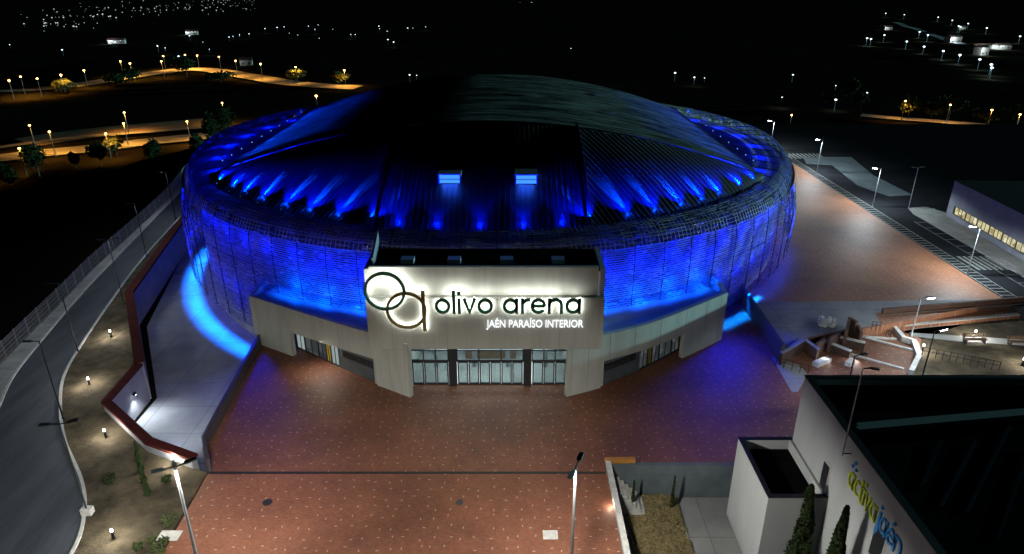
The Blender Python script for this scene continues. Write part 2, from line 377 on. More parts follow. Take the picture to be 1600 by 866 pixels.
fe = [(p.x,p.y) for p in fence_line]
b = MB(); b.hexa([(p[0]-.1,p[1]) for p in fl]+fe[::-1], -3.1, .1); tag(b.build('pavement', M['sidewalk']), None, None, kind='structure')
# lane marks, faint
# yard retaining walls with red coping
def wall(name, line, z0, z1, th, body, cop, label, copw=.1, coph=.12, group=None):
    t = thing(name, label, 'wall', (line[0][0],line[0][1],z0), group=group)
    l2 = [(p[0]-line[0][0], p[1]-line[0][1]) for p in line]
    strip('wall_body', l2, -th/2, th/2, 0, z1-z0, body, t)
    strip('coping', l2, -th/2-copw, th/2+copw, z1-z0, z1-z0+coph, cop, t)
    return t
wall('retaining_wall', wallpts[:3], -3.1, 1.0, .5, M['greywall'], M['red_steel'], 'long grey retaining wall with a red top between the road and the sunken yard', .2, .3)
wall('retaining_wall', [(-35.3,55.6),(-35,49.4),(-28.6,43.9),(-24.2,41.9)], -3.1, .8, .5, M['greywall'], M['red_steel'], 'angled white wall with a red top at the near end of the sunken yard', .12, .25)
wall('parapet', [(-25.9,62.6),(-24.4,44.2),(-22.9,41.4)], 0, 1.1, .22, M['darkwall'], M['darkwall'], 'dark parapet along the left edge of the red plaza above the yard', .04, .06)
wall('parapet', [(26.7,72.2),(26.2,57.5)], 0, 1.9, .28, M['darkwall'], M['darkwall'], 'dark sloping parapet right of the arena between plaza and concrete apron', .04, .06)
b = MB()
b.box(-23,7.1,41.12,41.38,-.02,.006)
tag(b.build('drain_channel', M['black']), 'long straight black drain channel crossing the red plaza', 'drain')

# ------------------------------------------------------------------ the arena
BLUE = (.0, .055, 1.0)
DEEP = (.0, .006, 1.0)
CYAN = (.0, .14, 1.0)
CX, CY, R0 = -3.0, 99.2, 42.6
arena = thing('sports_arena', 'huge round sports arena wrapped in metal scales and lit blue', 'arena', (CX,CY,0))
AR = lambda x, y, z: (x-CX, y-CY, z)     # world to arena coordinates
def pol(r, ph, z): return Vector((r*sin(ph), -r*cos(ph), z))   # ph = 0 faces the camera, positive to the right
PODL, PODR = R(-33.2), R(35.5)
def rise(ph): return .95*sm(0, 1, (1-cos(ph))/1.15)
def prof(ph):
    h = rise(ph); d = abs(math.degrees(ph))
    if PODL < ph < PODR: zb = 5.25
    elif ph < 0: zb = .1
    else: zb = 2.4
    side = sm(46, 66, d)*(1-sm(118, 136, d))
    return [(42.35,zb),(42.45,7.5),(42.45-.7*side,10+h*.6),(42.25-.9*side,11.3+h),(41.75-1.0*side,12.3+h),(40.9-.7*side,12.9+h),(39.8,13.05+h),(39.3-2.9*side,12.95+h+.25*side)]
def along(P, step):
    out = [P[0]]; 
    acc = 0
    for a, c in zip(P, P[1:]):
        L = sqrt((c[0]-a[0])**2+(c[1]-a[1])**2); n = max(1, round(L/step))
        for i in range(1, n+1): out.append((a[0]+(c[0]-a[0])*i/n, a[1]+(c[1]-a[1])*i/n))
    return out
rs = random.Random(3)
b = MB(); NA = 560
for k in range(NA):
    ph0 = -pi + 2*pi*k/NA
    if abs(ph0) < R(13.8) : zmin = 11.9
    else: zmin = -9
    P = along(prof(ph0), .235)
    for j in range(len(P)-1):
        (r0,z0),(r1,z1) = P[j],P[j+1]
        if z0 < zmin: continue
        if rs.random() < (.05 if r0 < 40 else .004): continue
        off = (j % 2)*.5; w_ = 2*pi/NA
        a0 = ph0+(off+.05)*w_; a1 = ph0+(off+.95)*w_
        tl = -(.05+rs.random()*.04+(.07 if j % 11 == 4 else 0)); sh = rs.uniform(-.02,.02)
        z1b = z0+(z1-z0)*.74; r1b = r0+(r1-r0)*.74
        q = [pol(r0,a0,z0),pol(r0+sh,a1,z0),pol(r1b-tl+sh,a1,z1b),pol(r1b-tl,a0,z1b)]
        b.add(q, [(0,1,2,3)])
b.build('facade_screen', M['scales'], arena)
b = MB()
for k in range(80):
    ph = -pi+2*pi*(k+.5)/80; P = prof(ph)
    if abs(ph) < R(14): P = [p for p in P if p[1] > 11.3]
    for a, c in zip(P, P[1:]): b.bar(pol(a[0]-.16,ph,a[1]), pol(c[0]-.16,ph,c[1]), .07, .09)
for zz in (7.6, 9.9, 11.3):
    for k in range(160):
        a = -pi+2*pi*k/160; c = a+2*pi/160
        if abs(a) < R(14): continue
        h = rise(a) if zz > 11 else 0; h2 = rise(c) if zz > 11 else 0
        b.bar(pol(42.1 if zz < 11 else 41.6,a,zz+h), pol(42.1 if zz < 11 else 41.6,c,zz+h2), .05)
b.build('screen_frame', M['dark'], arena)
b = MB()
for k in range(120):
    a = 2*pi*k/120; c = 2*pi*(k+1)/120; ha = 11.25+rise(a)*.85; hc = 11.25+rise(c)*.85
    b.add([pol(40.3,a,ha),pol(40.3,c,hc),pol(41.75,c,hc-.15),pol(41.75,a,ha-.15)],[(0,1,2,3)])
b.build('light_baffle', M['dark'], arena)  # unseen ring plate added to keep the screen light off the parapet
b = MB()
for k in range(NA):
    ph = -pi+2*pi*k/NA; P = prof(ph)[3:7]
    if abs(ph) > R(125): continue
    if rs.random() < .12: continue
    for a, c in zip(P, P[1:]):
        if rs.random() < .9: b.bar(pol(a[0]+.06,ph,a[1]+.03), pol(c[0]+.06,ph,c[1]+.03), .035)
for m_ in range(1, 9):
    for k in range(NA):
        ph = -pi+2*pi*k/NA; ph2 = ph+2*pi/NA
        if abs(ph) > R(125) or rs.random() < .3: continue
        P = prof(ph)[3:7]; t_ = m_/9*3; i_ = int(t_); f_ = t_-i_
        rr = P[i_][0]+(P[i_+1][0]-P[i_][0])*f_; zz = P[i_][1]+(P[i_+1][1]-P[i_][1])*f_
        b.bar(pol(rr+.065,ph,zz+.035), pol(rr+.065,ph2,zz+.035), .03)
b.build('parapet_glint_bars', M['glint_line'], arena)  # pale bars added as the glinting outlines of the parapet tiles
# inner wall and gutter ring
b = MB(); n = 120; vs = []; fs = []
for k in range(n):
    ph = 2*pi*k/n
    for r, z in ((40.3,-3.2),(40.3,11.6+rise(ph)),(36.5,11.9+rise(ph)),(20,10.6)): vs.append(pol(r,ph,z))
for k in range(n):
    a = 4*k; c = 4*((k+1) % n)
    for j in range(3): fs.append((a+j,c+j,c+j+1,a+j+1))
b.add(vs, fs); b.build('inner_wall', M['inner'], arena)

# roof: barrel vault between two arches, ruled slopes in front and behind
HW, YF, YB = 32.2, -21.0, 22.5
def zr(x): return 13.4+6.2*max(0, 1-(x/HW)**2)
def rim(x): r = 39.4; return sqrt(max(r*r-x*x, 1))
def zrim(x): return 12.75+rise(atan2(abs(x), rim(x)))*.9
def slope(x, t, front=True):              # t 0 at the arch, 1 at the rim
    y0 = YF if front else YB; y1 = -rim(x) if front else rim(x)
    z = zr(x)*(1-t)+zrim(x)*t+.5*sin(pi*t)
    return Vector((x, y0+(y1-y0)*t, z))
def surf(x, y):                           # height of the front slope
    y1 = -rim(x); t = (YF-y)/(YF-y1) if YF-y1 > .3 else 0
    t = max(0, min(1, t)); return zr(x)*(1-t)+zrim(x)*t+.5*sin(pi*t)
def vaultgrid(front):
    b = MB(); nx_, ny_ = 64, 14; vs = []
    for j in range(ny_+1):
        for i in range(nx_+1):
            x = -HW+2*HW*i/nx_; vs.append(slope(x, j/ny_, front))
    fs = [(j*(nx_+1)+i, j*(nx_+1)+i+1, (j+1)*(nx_+1)+i+1, (j+1)*(nx_+1)+i) for j in range(ny_) for i in range(nx_)]
    if front: fs = [f[::-1] for f in fs]
    return b.add(vs, fs)
b = vaultgrid(True)
# standing seams: they fan towards the hall in the side sectors, run straight in the middle one
def seam(p, d, L):
    pts = []; q = Vector(p)
    st = .9
    for i in range(int(L/st)+1):
        x, y = q.x, q.y
        if abs(x) > HW-.2 or y > YF or (d[0] and abs(x) < XS+.15): break
        pts.append(Vector((x, y, surf(x, y)))); q = q+Vector(d)*st
    if len(pts) < 2: return
    dd = Vector((d[1], -d[0], 0))*.035; vs = []; 
    for p_ in pts: vs += [p_-dd*1.2, p_-dd*.6+Vector((0,0,.04)), p_+dd*.6+Vector((0,0,.04)), p_+dd*1.2]
    fs = []
    for i in range(len(pts)-1):
        a = 4*i; c = a+4
        for j in range(3): fs.append((a+j, a+j+1, c+j+1, c+j))
    b.add(vs, fs)
XS = 10.4
x = -XS+.2
while x < XS: seam((x, -rim(x)+.05), (0,1), 30); x += .52
for sgn in (-1, 1):
    # seams parallel to a fixed diagonal
    d = Vector((-sgn*.47, .883)).normalized()
    k = 0.0
    while k < 60:
        # start points along rim
        x0 = sgn*(XS+.1)+sgn*k*.52
        k += 1
        if abs(x0) > HW-.3:
            break
        seam((x0, -rim(x0)+.05), d, 40)
roof = b.build('front_roof', M['roof'], arena)
# raised edge flashing of the middle sector and the arch ridge
b = MB()
for sx in (-XS, XS):
    b = MB()
    pts = [slope(sx, t/12, True)+Vector((0,0,.16)) for t in range(13)]
    for a, c in zip(pts, pts[1:]): b.bar(a, c, .3, .28)
    b.build('roof_flashing', M['roof'], arena)
b = MB()
pts = [Vector((-HW+2*HW*i/60, YF, zr(-HW+2*HW*i/60)+.03)) for i in range(61)]
for a, c in zip(pts, pts[1:]): b.bar(a, c, .2, .1)
b.build('arch_ridge', M['metal'], arena)
b = MB(); nx_, ny_ = 72, 2; vs = []
for j in range(ny_+1):
    for i in range(nx_+1): xx = -HW+2*HW*i/nx_; vs.append((xx, YF+(YB-YF)*j/ny_, zr(xx)))
b.add(vs, [(j*(nx_+1)+i, j*(nx_+1)+i+1, (j+1)*(nx_+1)+i+1, (j+1)*(nx_+1)+i) for j in range(ny_) for i in range(nx_)])
for i in range(1,86):                      # ribs across the vault
    y = YF+(YB-YF)*i/86
    for k in range(24):
        xa = -HW+2*HW*k/24; xc = -HW+2*HW*(k+1)/24
        b.bar((xa,y,zr(xa)+.03),(xc,y,zr(xc)+.03), .06, .1)
for sx in (-1,1):                          # vertical upstand below the straight edges
    b.add([(sx*HW,YF,11.5),(sx*HW,YB,11.5),(sx*HW,YB,zr(HW)),(sx*HW,YF,zr(HW))], [(0,1,2,3)])
b.build('vault_roof', M['vault'], arena)
vaultgrid(False).build('back_roof', M['roof'], arena)
# small roof lights on the vault
for (u,v) in ((925,140),(945,168),(810,127),(820,155)):
    p = G(u,v,19); q = AR(*p); z = zr(q[0])
    b = MB(); b.box(-1.6,1.6,-.45,.45,0,.3); b.build('roof_light', M['metal'], arena, loc=(q[0],q[1],z))
# two glowing roof hatches
for u in (701.5, 822.5):
    p = GY(u, 252, 66.2); q = AR(*p); z = surf(q[0], q[1])
    h = MB(); h.box(-1.15,1.15,-.1,2.0,.95,1.1); h.box(-1.15,-1.0,-.05,1.9,-.3,.95); h.box(1.0,1.15,-.05,1.9,-.3,.95); h.box(-1.0,1.0,1.75,1.9,-.3,.95)
    ho = h.build('roof_hatch', M['metal'], arena, loc=(q[0],q[1],z))
    MBw = MB().box(-1.0,1.0,.0,.06,.1,.95); MBw.build('hatch_window', emis('hatch_glow',(.04,.22,1.0),1.6), ho)
    MB().box(-1.02,1.02,-.06,-.01,.48,.54).build('hatch_bar', M['dark'], ho)
    lamp('AREA','hatch_light', 40, (.02,.1,1), (0,-.3,.5), ho, aim=(0,-3,-1), size=1.6)

# podium: pale curved walls each side of the entrance, blue-lit roof behind
def qcurve(P, n=10):  # polyline smoothed
    return [(p.x,p.y) for p in catmull([Vector((x,y,0)) for x,y in P], n)]
frontL = [(-26.3,61.4),(-23.4,59.7),(-18,56.5),(-12.4,53.4),(-9.1,51.4)]
frontR = [(4.9,51.5),(8.1,53.0),(13,55.6),(18.5,59.6),(21.8,62.2)]
ZP = 5.4
def podium(front, sgn):
    th = .45
    pts = qcurve(front, 6)
    if sgn > 0: pts = pts[::-1]                       # both run from the far end to the entrance
    w_ = MB(); n = len(pts); inner = []
    for i, p in enumerate(pts):
        a = pts[max(i-1,0)]; c = pts[min(i+1,n-1)]; t = Vector((c[0]-a[0], c[1]-a[1])).normalized(); q = Vector((-t.y,t.x))
        if q.y < 0: q = -q
        inner.append((p[0]+q.x*th, p[1]+q.y*th))
    far_x = abs(front[1][0] if sgn < 0 else front[3][0])
    open_a, open_b = (22.2, 12.6) if sgn < 0 else (16.9, 8.3)
    for i in range(n-1):
        xm = abs((pts[i][0]+pts[i+1][0])/2)
        z0 = 2.75 if open_b < xm < open_a else -.02
        w_.hexa([AR(*pts[i],0)[:2], AR(*pts[i+1],0)[:2], AR(*inner[i+1],0)[:2], AR(*inner[i],0)[:2]], z0, ZP)
    # end wall going back, and the reveal beside the doors
    e = pts[0]; dx = -sgn*.45
    w_.hexa([AR(e[0],e[1]+.4,0)[:2],AR(e[0]+dx,e[1]+.4,0)[:2],AR(e[0]+dx,e[1]+5,0)[:2],AR(e[0],e[1]+5,0)[:2]], -3.15 if sgn<0 else -.02, ZP)
    e = pts[-1]
    w_.hexa([AR(e[0],e[1]+.3,0)[:2],AR(e[0]+sgn*.4,e[1]+.3,0)[:2],AR(e[0]+sgn*.4,53.9,0)[:2],AR(e[0],53.9,0)[:2]], -.02, ZP-.004)
    # piers framing the recess
    for xa in ((open_a, open_b)):
        k = min(range(n), key=lambda i: abs(abs(pts[i][0])-xa)); p = pts[k]
        w_.hexa([AR(p[0]-.25,p[1]+.3,0)[:2],AR(p[0]+.25,p[1]+.3,0)[:2],AR(p[0]+.25,p[1]+.5,0)[:2],AR(p[0]-.25,p[1]+.5,0)[:2]], -.02, 5.0)
    po = w_.build('podium_wall', M['render'], arena)
    for i in range(2, n-1, 3):
        if open_b-.6 < abs(pts[i][0]) < open_a+.6: z0 = 2.8
        else: z0 = .02
        a = AR(*pts[i],0); MB().box(a[0]-.02,a[0]+.02,a[1]-.006,a[1]+.1,z0,ZP-.02).build('panel_joint', M['greywall'], arena)
    # roof between wall and screen
    r_ = MB()
    for i in range(n-1):
        q = []
        for p in (inner[i], inner[i+1]):
            a = Vector((p[0]-CX, p[1]-CY)); q.append(a)
        o = [q[1].normalized()*40.2, q[0].normalized()*40.2]
        r_.hexa([q[0][:],q[1][:],o[0][:],o[1][:]], 4.7, 5.0)
    r_.build('podium_roof', M['bluemem'], arena)
    # recessed shopfront: glazing line 1.9 m behind the wall
    g_ = MB(); f_ = MB(); y_ = MB()
    back = [(p[0], p[1]+.45+1.35*(abs(p[0])-open_b)/(open_a-open_b)) for p in pts if open_b-.3 < abs(p[0]) < open_a+.3]
    seg = []
    for a, c in zip(back, back[1:]): seg.append((a, c))
    # resample
    L = [0]
    for a, c in seg: L.append(L[-1]+sqrt((a[0]-c[0])**2+(a[1]-c[1])**2))
    def at(s):
        s = max(0, min(L[-1], s))
        for i, (a, c) in enumerate(seg):
            if s <= L[i+1]+1e-6:
                f = (s-L[i])/max(1e-6, L[i+1]-L[i]); return (a[0]+(c[0]-a[0])*f, a[1]+(c[1]-a[1])*f)
    T = L[-1]
    cuts = [0,.12,.3,.4,.46,.56,1.0]
    for i in range(6):
        a = AR(*at(cuts[i]*T),0); c = AR(*at(cuts[i+1]*T),0)
        av, cv = Vector((a[0],a[1],0)), Vector((c[0],c[1],0))
        nseg = MB()
        wn = MB(); up = Vector((0,0,1))
        wn.bar(av+up*.06, cv+up*.06, .12,.12); wn.bar(av+up*2.72, cv+up*2.72,.12,.12); wn.bar(av, av+up*2.7,.14); 
        if i == 5:                                    # dark grey closed block with a shelf of openings
            wn.add([av,cv,cv+up*2.7,av+up*2.7],[(0,1,2,3)])
            for k in range(8):
                p = av.lerp(cv,.1+k*.1); 
            wo = wn.build('ticket_counter', M['greydark'], arena)
            k_ = MB(); off = Vector((-sgn*.0,-.12,0))
            k_.bar(av.lerp(cv,.12)+up*1.75+off, av.lerp(cv,.92)+up*1.75+off, .08, .62); k_.build('counter_opening', M['black'], wo)
            for k in range(6):
                k_ = MB(); p = av.lerp(cv,.18+k*.13)+up*1.65+Vector((0,-.2,0)); k_.bar(p, p+up*.3, .3,.1); k_.build('counter_fitting', M['frame'], wo)
        else:
            wn.bar(av.lerp(cv,.5), av.lerp(cv,.5)+up*2.7,.07)
            wo = wn.build('window_frame', M['frame'], arena)
            pm = M['gold'] if i == 3 else (M['dim_window'] if sgn > 0 or i in (1,2) else M['pale_room'])
            ins = (cv-av).normalized()*.1
            p_ = MB().add([av+ins+up*.1+Vector((0,.04,0)),cv-ins+up*.1+Vector((0,.04,0)),cv-ins+up*2.66+Vector((0,.04,0)),av+ins+up*2.66+Vector((0,.04,0))],[(0,1,2,3)])
            p_.build('pane' if i != 3 else 'yellow_panel', pm, wo)
M['greydark'] = mat('dark_grey_panel', (.09,.11,.12), .5, scale=1)
M['pale_room'] = emis('pale_lit_room', (.62,.75,.75), .45)
M['side_window'] = litwin('side_room_light', [(.06,.07,.06),(.16,.2,.19),(.5,.55,.55),(.12,.12,.08),(.3,.22,.08)], .55, .9)
M['dim_window'] = litwin('dim_room_light', [(.02,.025,.03),(.05,.06,.065),(.1,.11,.11),(.03,.035,.035)], .7, .9)
podium(frontL, -1); podium(frontR, 1)
lamp('AREA','recess_light', 150, (1,.88,.75), AR(-18.2,56.9,2.6), arena, aim=AR(-17.0,54.0,0), size=3, size_y=.5, shape='RECTANGLE')

lamp('SPOT','plaza_blue_fill', 2000, DEEP, AR(-27.3,62.8,5.2), arena, aim=AR(-21.5,49,0), spot_size=R(165), spot_blend=1, shadow_soft_size=.2)  # added spot for the blue cast on the left plaza, no fixture
lamp('SPOT','plaza_blue_fill', 4300, DEEP, AR(23.2,63.6,5.4), arena, aim=AR(20.5,49,0), spot_size=R(165), spot_blend=1, shadow_soft_size=.2)  # same added fill for the right side of the plaza
# entrance block
BX0, BX1, BY = -12.35, 7.8, 51.6
bl = MB(); bl.box(*[v for v in (BX0-CX, BX1-CX, BY-CY, BY+.5-CY)], 4.85, 9.75)
bl.box(BX0-CX, BX0+.4-CX, BY+.5-CY, 57-CY, 4.85, 12.2); bl.box(BX1-.4-CX, BX1-CX, BY+.5-CY, 57-CY, 4.85, 12.2)
bl.box(BX0+.402-CX, BX1-.55-CX, BY+.55-CY, BY+.9-CY, 9.4, 12.35)
bl.box(BX0+.4-CX, BX1-.4-CX, BY+.5-CY, 57-CY, 4.85, 5.05)
bl.box(BX0+.4-CX, BX1-.4-CX, BY+.501-CY, BY+.549-CY, 9.45, 9.6)
blk = bl.build('entrance_block', M['render'], arena)
r_ = MB(); r_.box(BX0+.41-CX, BX1-.41-CX, BY+.91-CY, 57.2-CY, 11.8, 12.02); r_.build('block_roof', M['bitumen'], arena)
for xx in (-9.5,-5.5,-1,3.4): MB().box(xx-CX, xx+1.1-CX, 53.6-CY, 54.5-CY, 12.02, 12.4).build('roof_box', M['bluemem'], arena)
b = MB()                                              # curved blue fin left of the block
for k in range(6):
    a = k/6; b.bar(AR(BX0+.6-a*.2, 53+a*4, 12.2+a*1.0), AR(BX0+.6-(a+.17)*.2, 53+(a+.17)*4, 12.2+(a+.17)*1.0), .12, 1.3)
b.build('side_fin', M['metal'], arena)
for xx in (-10.3,-5.6,-.6,4.1): MB().box(xx-CX, xx+.03-CX, BY-.006-CY, BY-CY, 4.9, 9.7).build('panel_joint', M['greywall'], arena)
MB().box(-2.3-CX,-2.27-CX,BY+.544-CY,BY+.55-CY,9.8,12.3).build('panel_joint', M['greywall'], arena)
# doors and glazing
DY = 53.6
lob = MB(); lob.box(-9.2-CX,5-CX,60-CY,60.2-CY,0,4.8); lob.box(-9.4-CX,-9.2-CX,DY+.1-CY,60-CY,0,4.8); lob.box(5-CX,5.2-CX,DY+.1-CY,60-CY,0,4.8)
lob.build('lobby_wall', M['render'], arena)
lob = MB().box(-8.8-CX,4.6-CX,54.2-CY,59.8-CY,4.7,4.78); lob.build('lobby_ceiling', M['lobby'], arena)
lob = MB().box(-9.2-CX,5-CX,DY-CY,60-CY,.01,.03); lob.build('lobby_floor', M['sidewalk'], arena)
for xa in (-7.3,-3.6,-.4,3.2): MB().tube((xa-CX,56.8-CY,.03),(xa-CX,56.8-CY,4.7),.22,.22,12).build('lobby_column', M['greywall'], arena)
MB().box(-4.6-CX,.4-CX,58.2-CY,58.9-CY,.03,1.15).build('reception_desk', M['wood'], arena)
for xa in (-5.75, 1.05): MB().box(xa-CX-.02, xa+.72-CX, DY-.25-CY, DY+.15-CY, .01, 4.85).build('column', M['frame'], arena)
def doors(x0, x1, nleaf, ntop):
    f = MB(); y0, y1 = DY-.06-CY, DY+.06-CY
    for k in range(ntop+1):
        xx = x0+(x1-x0)*k/ntop-CX; f.box(xx-.05, xx+.05, y0, y1, 2.5, 4.84)
    for z in (2.44, 3.55): f.box(x0-.05-CX, x1+.05-CX, y0-.01, y1+.01, z, z+.12 if z > 3 else z+.2)
    fo = f.build('glazing_frame', M['frame'], arena)
    MB().box(x0-CX, x1-CX, DY-.01-CY, DY+.01-CY, 2.64, 4.84).build('pane', M['glass'], fo)
    wl = (x1-x0)/nleaf
    for k in range(nleaf):
        d = MB(); a = x0+wl*k+.02-CX; c = a+wl-.04
        d.box(a, a+.11, y0, y1, .03, 2.43); d.box(c-.11, c, y0, y1, .03, 2.43); d.box(a+.11, c-.11, y0, y1, .03, .2); d.box(a+.11, c-.11, y0, y1, 2.3, 2.43)
        do = d.build('door', M['frame'], arena)
        MB().box(a+.11, c-.11, DY-.01-CY, DY+.01-CY, .2, 2.3).build('pane', M['glass'], do)
        hx = c-.2 if k % 2 == 0 else a+.2
        MB().bar((hx,y0-.08,.9),(hx,y0-.08,1.5),.04).build('handle', M['metal'], do)
doors(-9.15,-5.8,3,3); doors(-4.98,1.0,6,3); doors(1.85,4.95,3,3)
lamp('AREA','lobby_spill', 420, (.85,.93,1), AR(-2.1,54.8,4.4), arena, aim=AR(-2.1,50.5,0), size=11, size_y=.6, shape='RECTANGLE')

# blue floodlights: in the gap behind the screen, and along the rim washing the roof
fxm = MB(); fxm.box(-.22,.22,-.14,.14,0,.18); fx_mesh = None
def fixture(p, ph, name='floodlight'):
    global fx_mesh
    if fx_mesh is None:
        o = fxm.build(name, M['dark'], arena); l = MB().box(-.16,.16,.142,.165,.03,.16).build('lens', M['lens_blue'], o); fx_mesh = (o, l)
    else:
        o = fx_mesh[0].copy(); COL.objects.link(o); l = fx_mesh[1].copy(); COL.objects.link(l); l.parent = o
    o.location = p; o.rotation_euler = (0,0,ph); return o
step = 5.6
k = -22
while k <= 22:
    d = k*step; ph = R(d); k += 1
    inpod = PODL < ph < PODR
    if abs(d) > 13.9:
        if inpod:
            lamp('POINT','screen_light', 360, BLUE, pol(41.1,ph,5.6), arena, shadow_soft_size=.1)
            lamp('POINT','screen_light_middle', 130, DEEP, pol(41.2,ph+R(step/2),7.6), arena, shadow_soft_size=.3)
            for da in (-1.8, 0, 1.8): lamp('POINT','strip_light', 34, CYAN, pol(41.85,ph+R(da),5.5), arena, shadow_soft_size=.1)
        else:
            z0 = -.1 if d < 0 else 2.2
            if d < 48: lamp('AREA','base_light', 330 if d < 0 else 330, CYAN, pol(42.15,ph,z0), arena, size=.25, size_y=4.3, shape='RECTANGLE', spread=R(52)).rotation_euler = (0, R(-14), ph-pi/2)
            elif d < 90: lamp('SPOT','base_light', 120, BLUE, pol(42.5,ph,z0+.2), arena, aim=pol(43.2,ph,z0-3), spot_size=R(165), spot_blend=.8, shadow_soft_size=.2)
            lamp('POINT','screen_light_lower', 150, DEEP, pol(41.2,ph,z0+2.4), arena, shadow_soft_size=.3)
        lamp('POINT','parapet_fill', 26, DEEP, pol(40.9,ph,11.75+rise(ph)), arena, shadow_soft_size=.2)  # added fill lamp for a blue leak inside the parapet
        lamp('POINT','screen_light_upper', 290, DEEP, pol(41.1,ph,9.0+rise(ph)*.6), arena, shadow_soft_size=.3)
# roof wash
def wash(ph, e, col, spot=44, lift=.55, tgt=None, r=39.2, dz=.5):
    p = pol(r, ph, 13.3+rise(ph)); 
    p.z = (surf(p.x, p.y) if abs(p.x) < HW else 12.5+rise(ph))+dz
    if tgt is None: tgt = Vector((p.x*.5, p.y*.5, p.z+lift))
    fixture(p-Vector((0,0,.35)), ph).scale = (.55,.55,.55)
    lamp('SPOT','roof_wash', e, col, p, arena, aim=tgt, spot_size=R(spot), spot_blend=.7, shadow_soft_size=.06)
for sgn in (-1,1):
    for i, d in enumerate((16.5,21.5,26.5,31.5,36.5,41.5,46.5,51.5)):
        ph = R(sgn*(d+rs.uniform(-.7,.7))); p = pol(39.2, ph, 0); vj = rs.uniform(.55,1.2); aj = rs.uniform(-.05,.05)
        if abs(p.x) > HW-.6: continue
        zt = surf(p.x, p.y)
        dirv = Vector((-sgn*(.5+aj), .866, 0))
        wash(ph, 80000*vj, BLUE, 15+6*rs.random(), tgt=Vector((p.x+dirv.x*13, p.y+dirv.y*13, surf(p.x+dirv.x*13, min(YF, p.y+dirv.y*13))+.3)), dz=.42)
        lamp('SPOT','roof_fill', 5000, DEEP, Vector((p.x,p.y,zt+.9)), arena, aim=Vector((p.x+dirv.x*12, p.y+dirv.y*12, surf(p.x+dirv.x*12, min(YF, p.y+dirv.y*12)))), spot_size=R(85), spot_blend=.8, shadow_soft_size=.1)
        lamp('POINT','roof_glow', 30, BLUE, Vector((p.x+dirv.x*.8,p.y+dirv.y*.8,zt+.6)), arena, shadow_soft_size=.1)
for d in (-11.5,-6,0,6,11.5):
    ph = R(d); p = pol(39.2, ph, 0); zt = surf(p.x,p.y)
    if True: lamp('POINT','roof_fill', 110, DEEP, Vector((p.x,p.y+.6,zt+.5)), arena, shadow_soft_size=.1)
    wash(ph, 1500*rs.uniform(.5,1.2), DEEP, 64, tgt=Vector((p.x,p.y+11,surf(p.x,p.y+11))), dz=.7)
for sgn in (-1,1):
    for yy in (-16,-13,-9.5,-5.5,-1.5,2.5,6.5,10.5,14.5,18.5):
        p = Vector((sgn*(HW+.9), yy, 14.1)); fixture(p-Vector((0,0,.35)), R(90)*sgn)
        lamp('SPOT','edge_wash', 5200 if sgn < 0 else 1900, BLUE, p, arena, aim=p+Vector((-sgn*8,.5,1.4)), spot_size=R(52), spot_blend=.8, shadow_soft_size=.06)
for sgn in (-1,1):
    for d in (56,66,76,86,96,106,116):
        ph = R(sgn*d); lamp('POINT','ring_light', 200, DEEP, pol(37.6,ph,12.35+rise(ph)), arena, shadow_soft_size=.15)

# ------------------------------------------------------------------ the illuminated sign
def arc(cx, cz, r, a0, a1, n=20, sx=1): return [(cx+r*sx*cos(R(a0+(a1-a0)*i/n)), cz+r*sin(R(a0+(a1-a0)*i/n))) for i in range(n+1)]
ST = .2; q = ST/2
def glyph(c, st=ST):
    """strokes in units of x-height 1: list of (points, closed), advance"""
    h = st/2; r = .5-h
    if c == 'o': return [(arc(.5,.5,r,0,360,28)[:-1], True)], 1.12
    if c == 'l': return [([(h,0),(h,1.5)], False)], .34
    if c == 'i': return [([(h,0),(h,1.0)], False), ([(h,1.2),(h,1.42)], False)], .34
    if c == 'v': return [([(h*.7,1),(.42,h*.9),(.84-h*.7,1)], False)], .92
    if c == 'a': return [(arc(.5,.5,r,0,360,28)[:-1], True), ([(1-h,0),(1-h,1)], False)], 1.16
    if c == 'r': return [([(h,0),(h,1)], False), (arc(.5,.5,r,150,75,8), False)], .62
    if c == 'e': return [(arc(.5,.5,r,0,322,26), False), ([(h,.5),(1-h,.5)], False)], 1.1
    if c == 'n': return [([(h,0),(h,1)], False), ([(h,.45)]+arc(.48,.52,r,170,0,14)+[(.48+r,0)], False)], 1.12
    if c == 'c': return [(arc(.5,.5,r,50,310,20), False)], .95
    if c == 't': return [([(.22,1.35),(.22,.3)]+arc(.47,.27,.25,180,290,6), False), ([(0,1-h),(.55,1-h)], False)], .66
    if c == 'j': return [([(.3,1),(.3,-.2)]+arc(.08,-.2,.22,0,-80,5), False), ([(.3,1.2),(.3,1.4)], False)], .52
    if c == 'é':
        g, a = glyph('e', st); return g+[([(.42,1.18),(.66,1.42)], False)], a
    return [], .5
sign = thing('illuminated_sign', 'backlit arena name sign with two linked rings above the entrance', 'sign', (0, BY, 0))
SY = -.42                                    # the front of the letters, in sign coordinates
def letter(word, x0, z0, H, Wd, m, parent, xf, depth, name='letter', halo=None, st=ST):
    tot = sum(glyph(c, st)[1] for c in word if c != ' ')+.5*word.count(' ')
    k = Wd/tot; x = 0
    for c in word:
        if c == ' ': x += .5; continue
        g, a = glyph(c, st); b = MB(); hb = MB()
        for pts, cl in g:
            P = [((x+px)*k+x0, pz*H+z0) for px, pz in pts]
            b.ribbon(P, st*(k+H)/2, depth, cl, xf)
            if halo: hb.ribbon(P, st*(k+H)/2*.8, .03, cl, lambda X, Z, Y: xf(X, Z, Y+.045))
        o = b.build(name, m, parent)
        if halo: hb.build('backlight', halo, o)
        x += a
green = mat('dark_green_letter', (.09,.38,.27), .5, scale=2); olive = mat('olive_letter', (.42,.36,.14), .5, scale=2)
sxf = lambda X, Z, Y: (X, SY+.2+Y, Z)
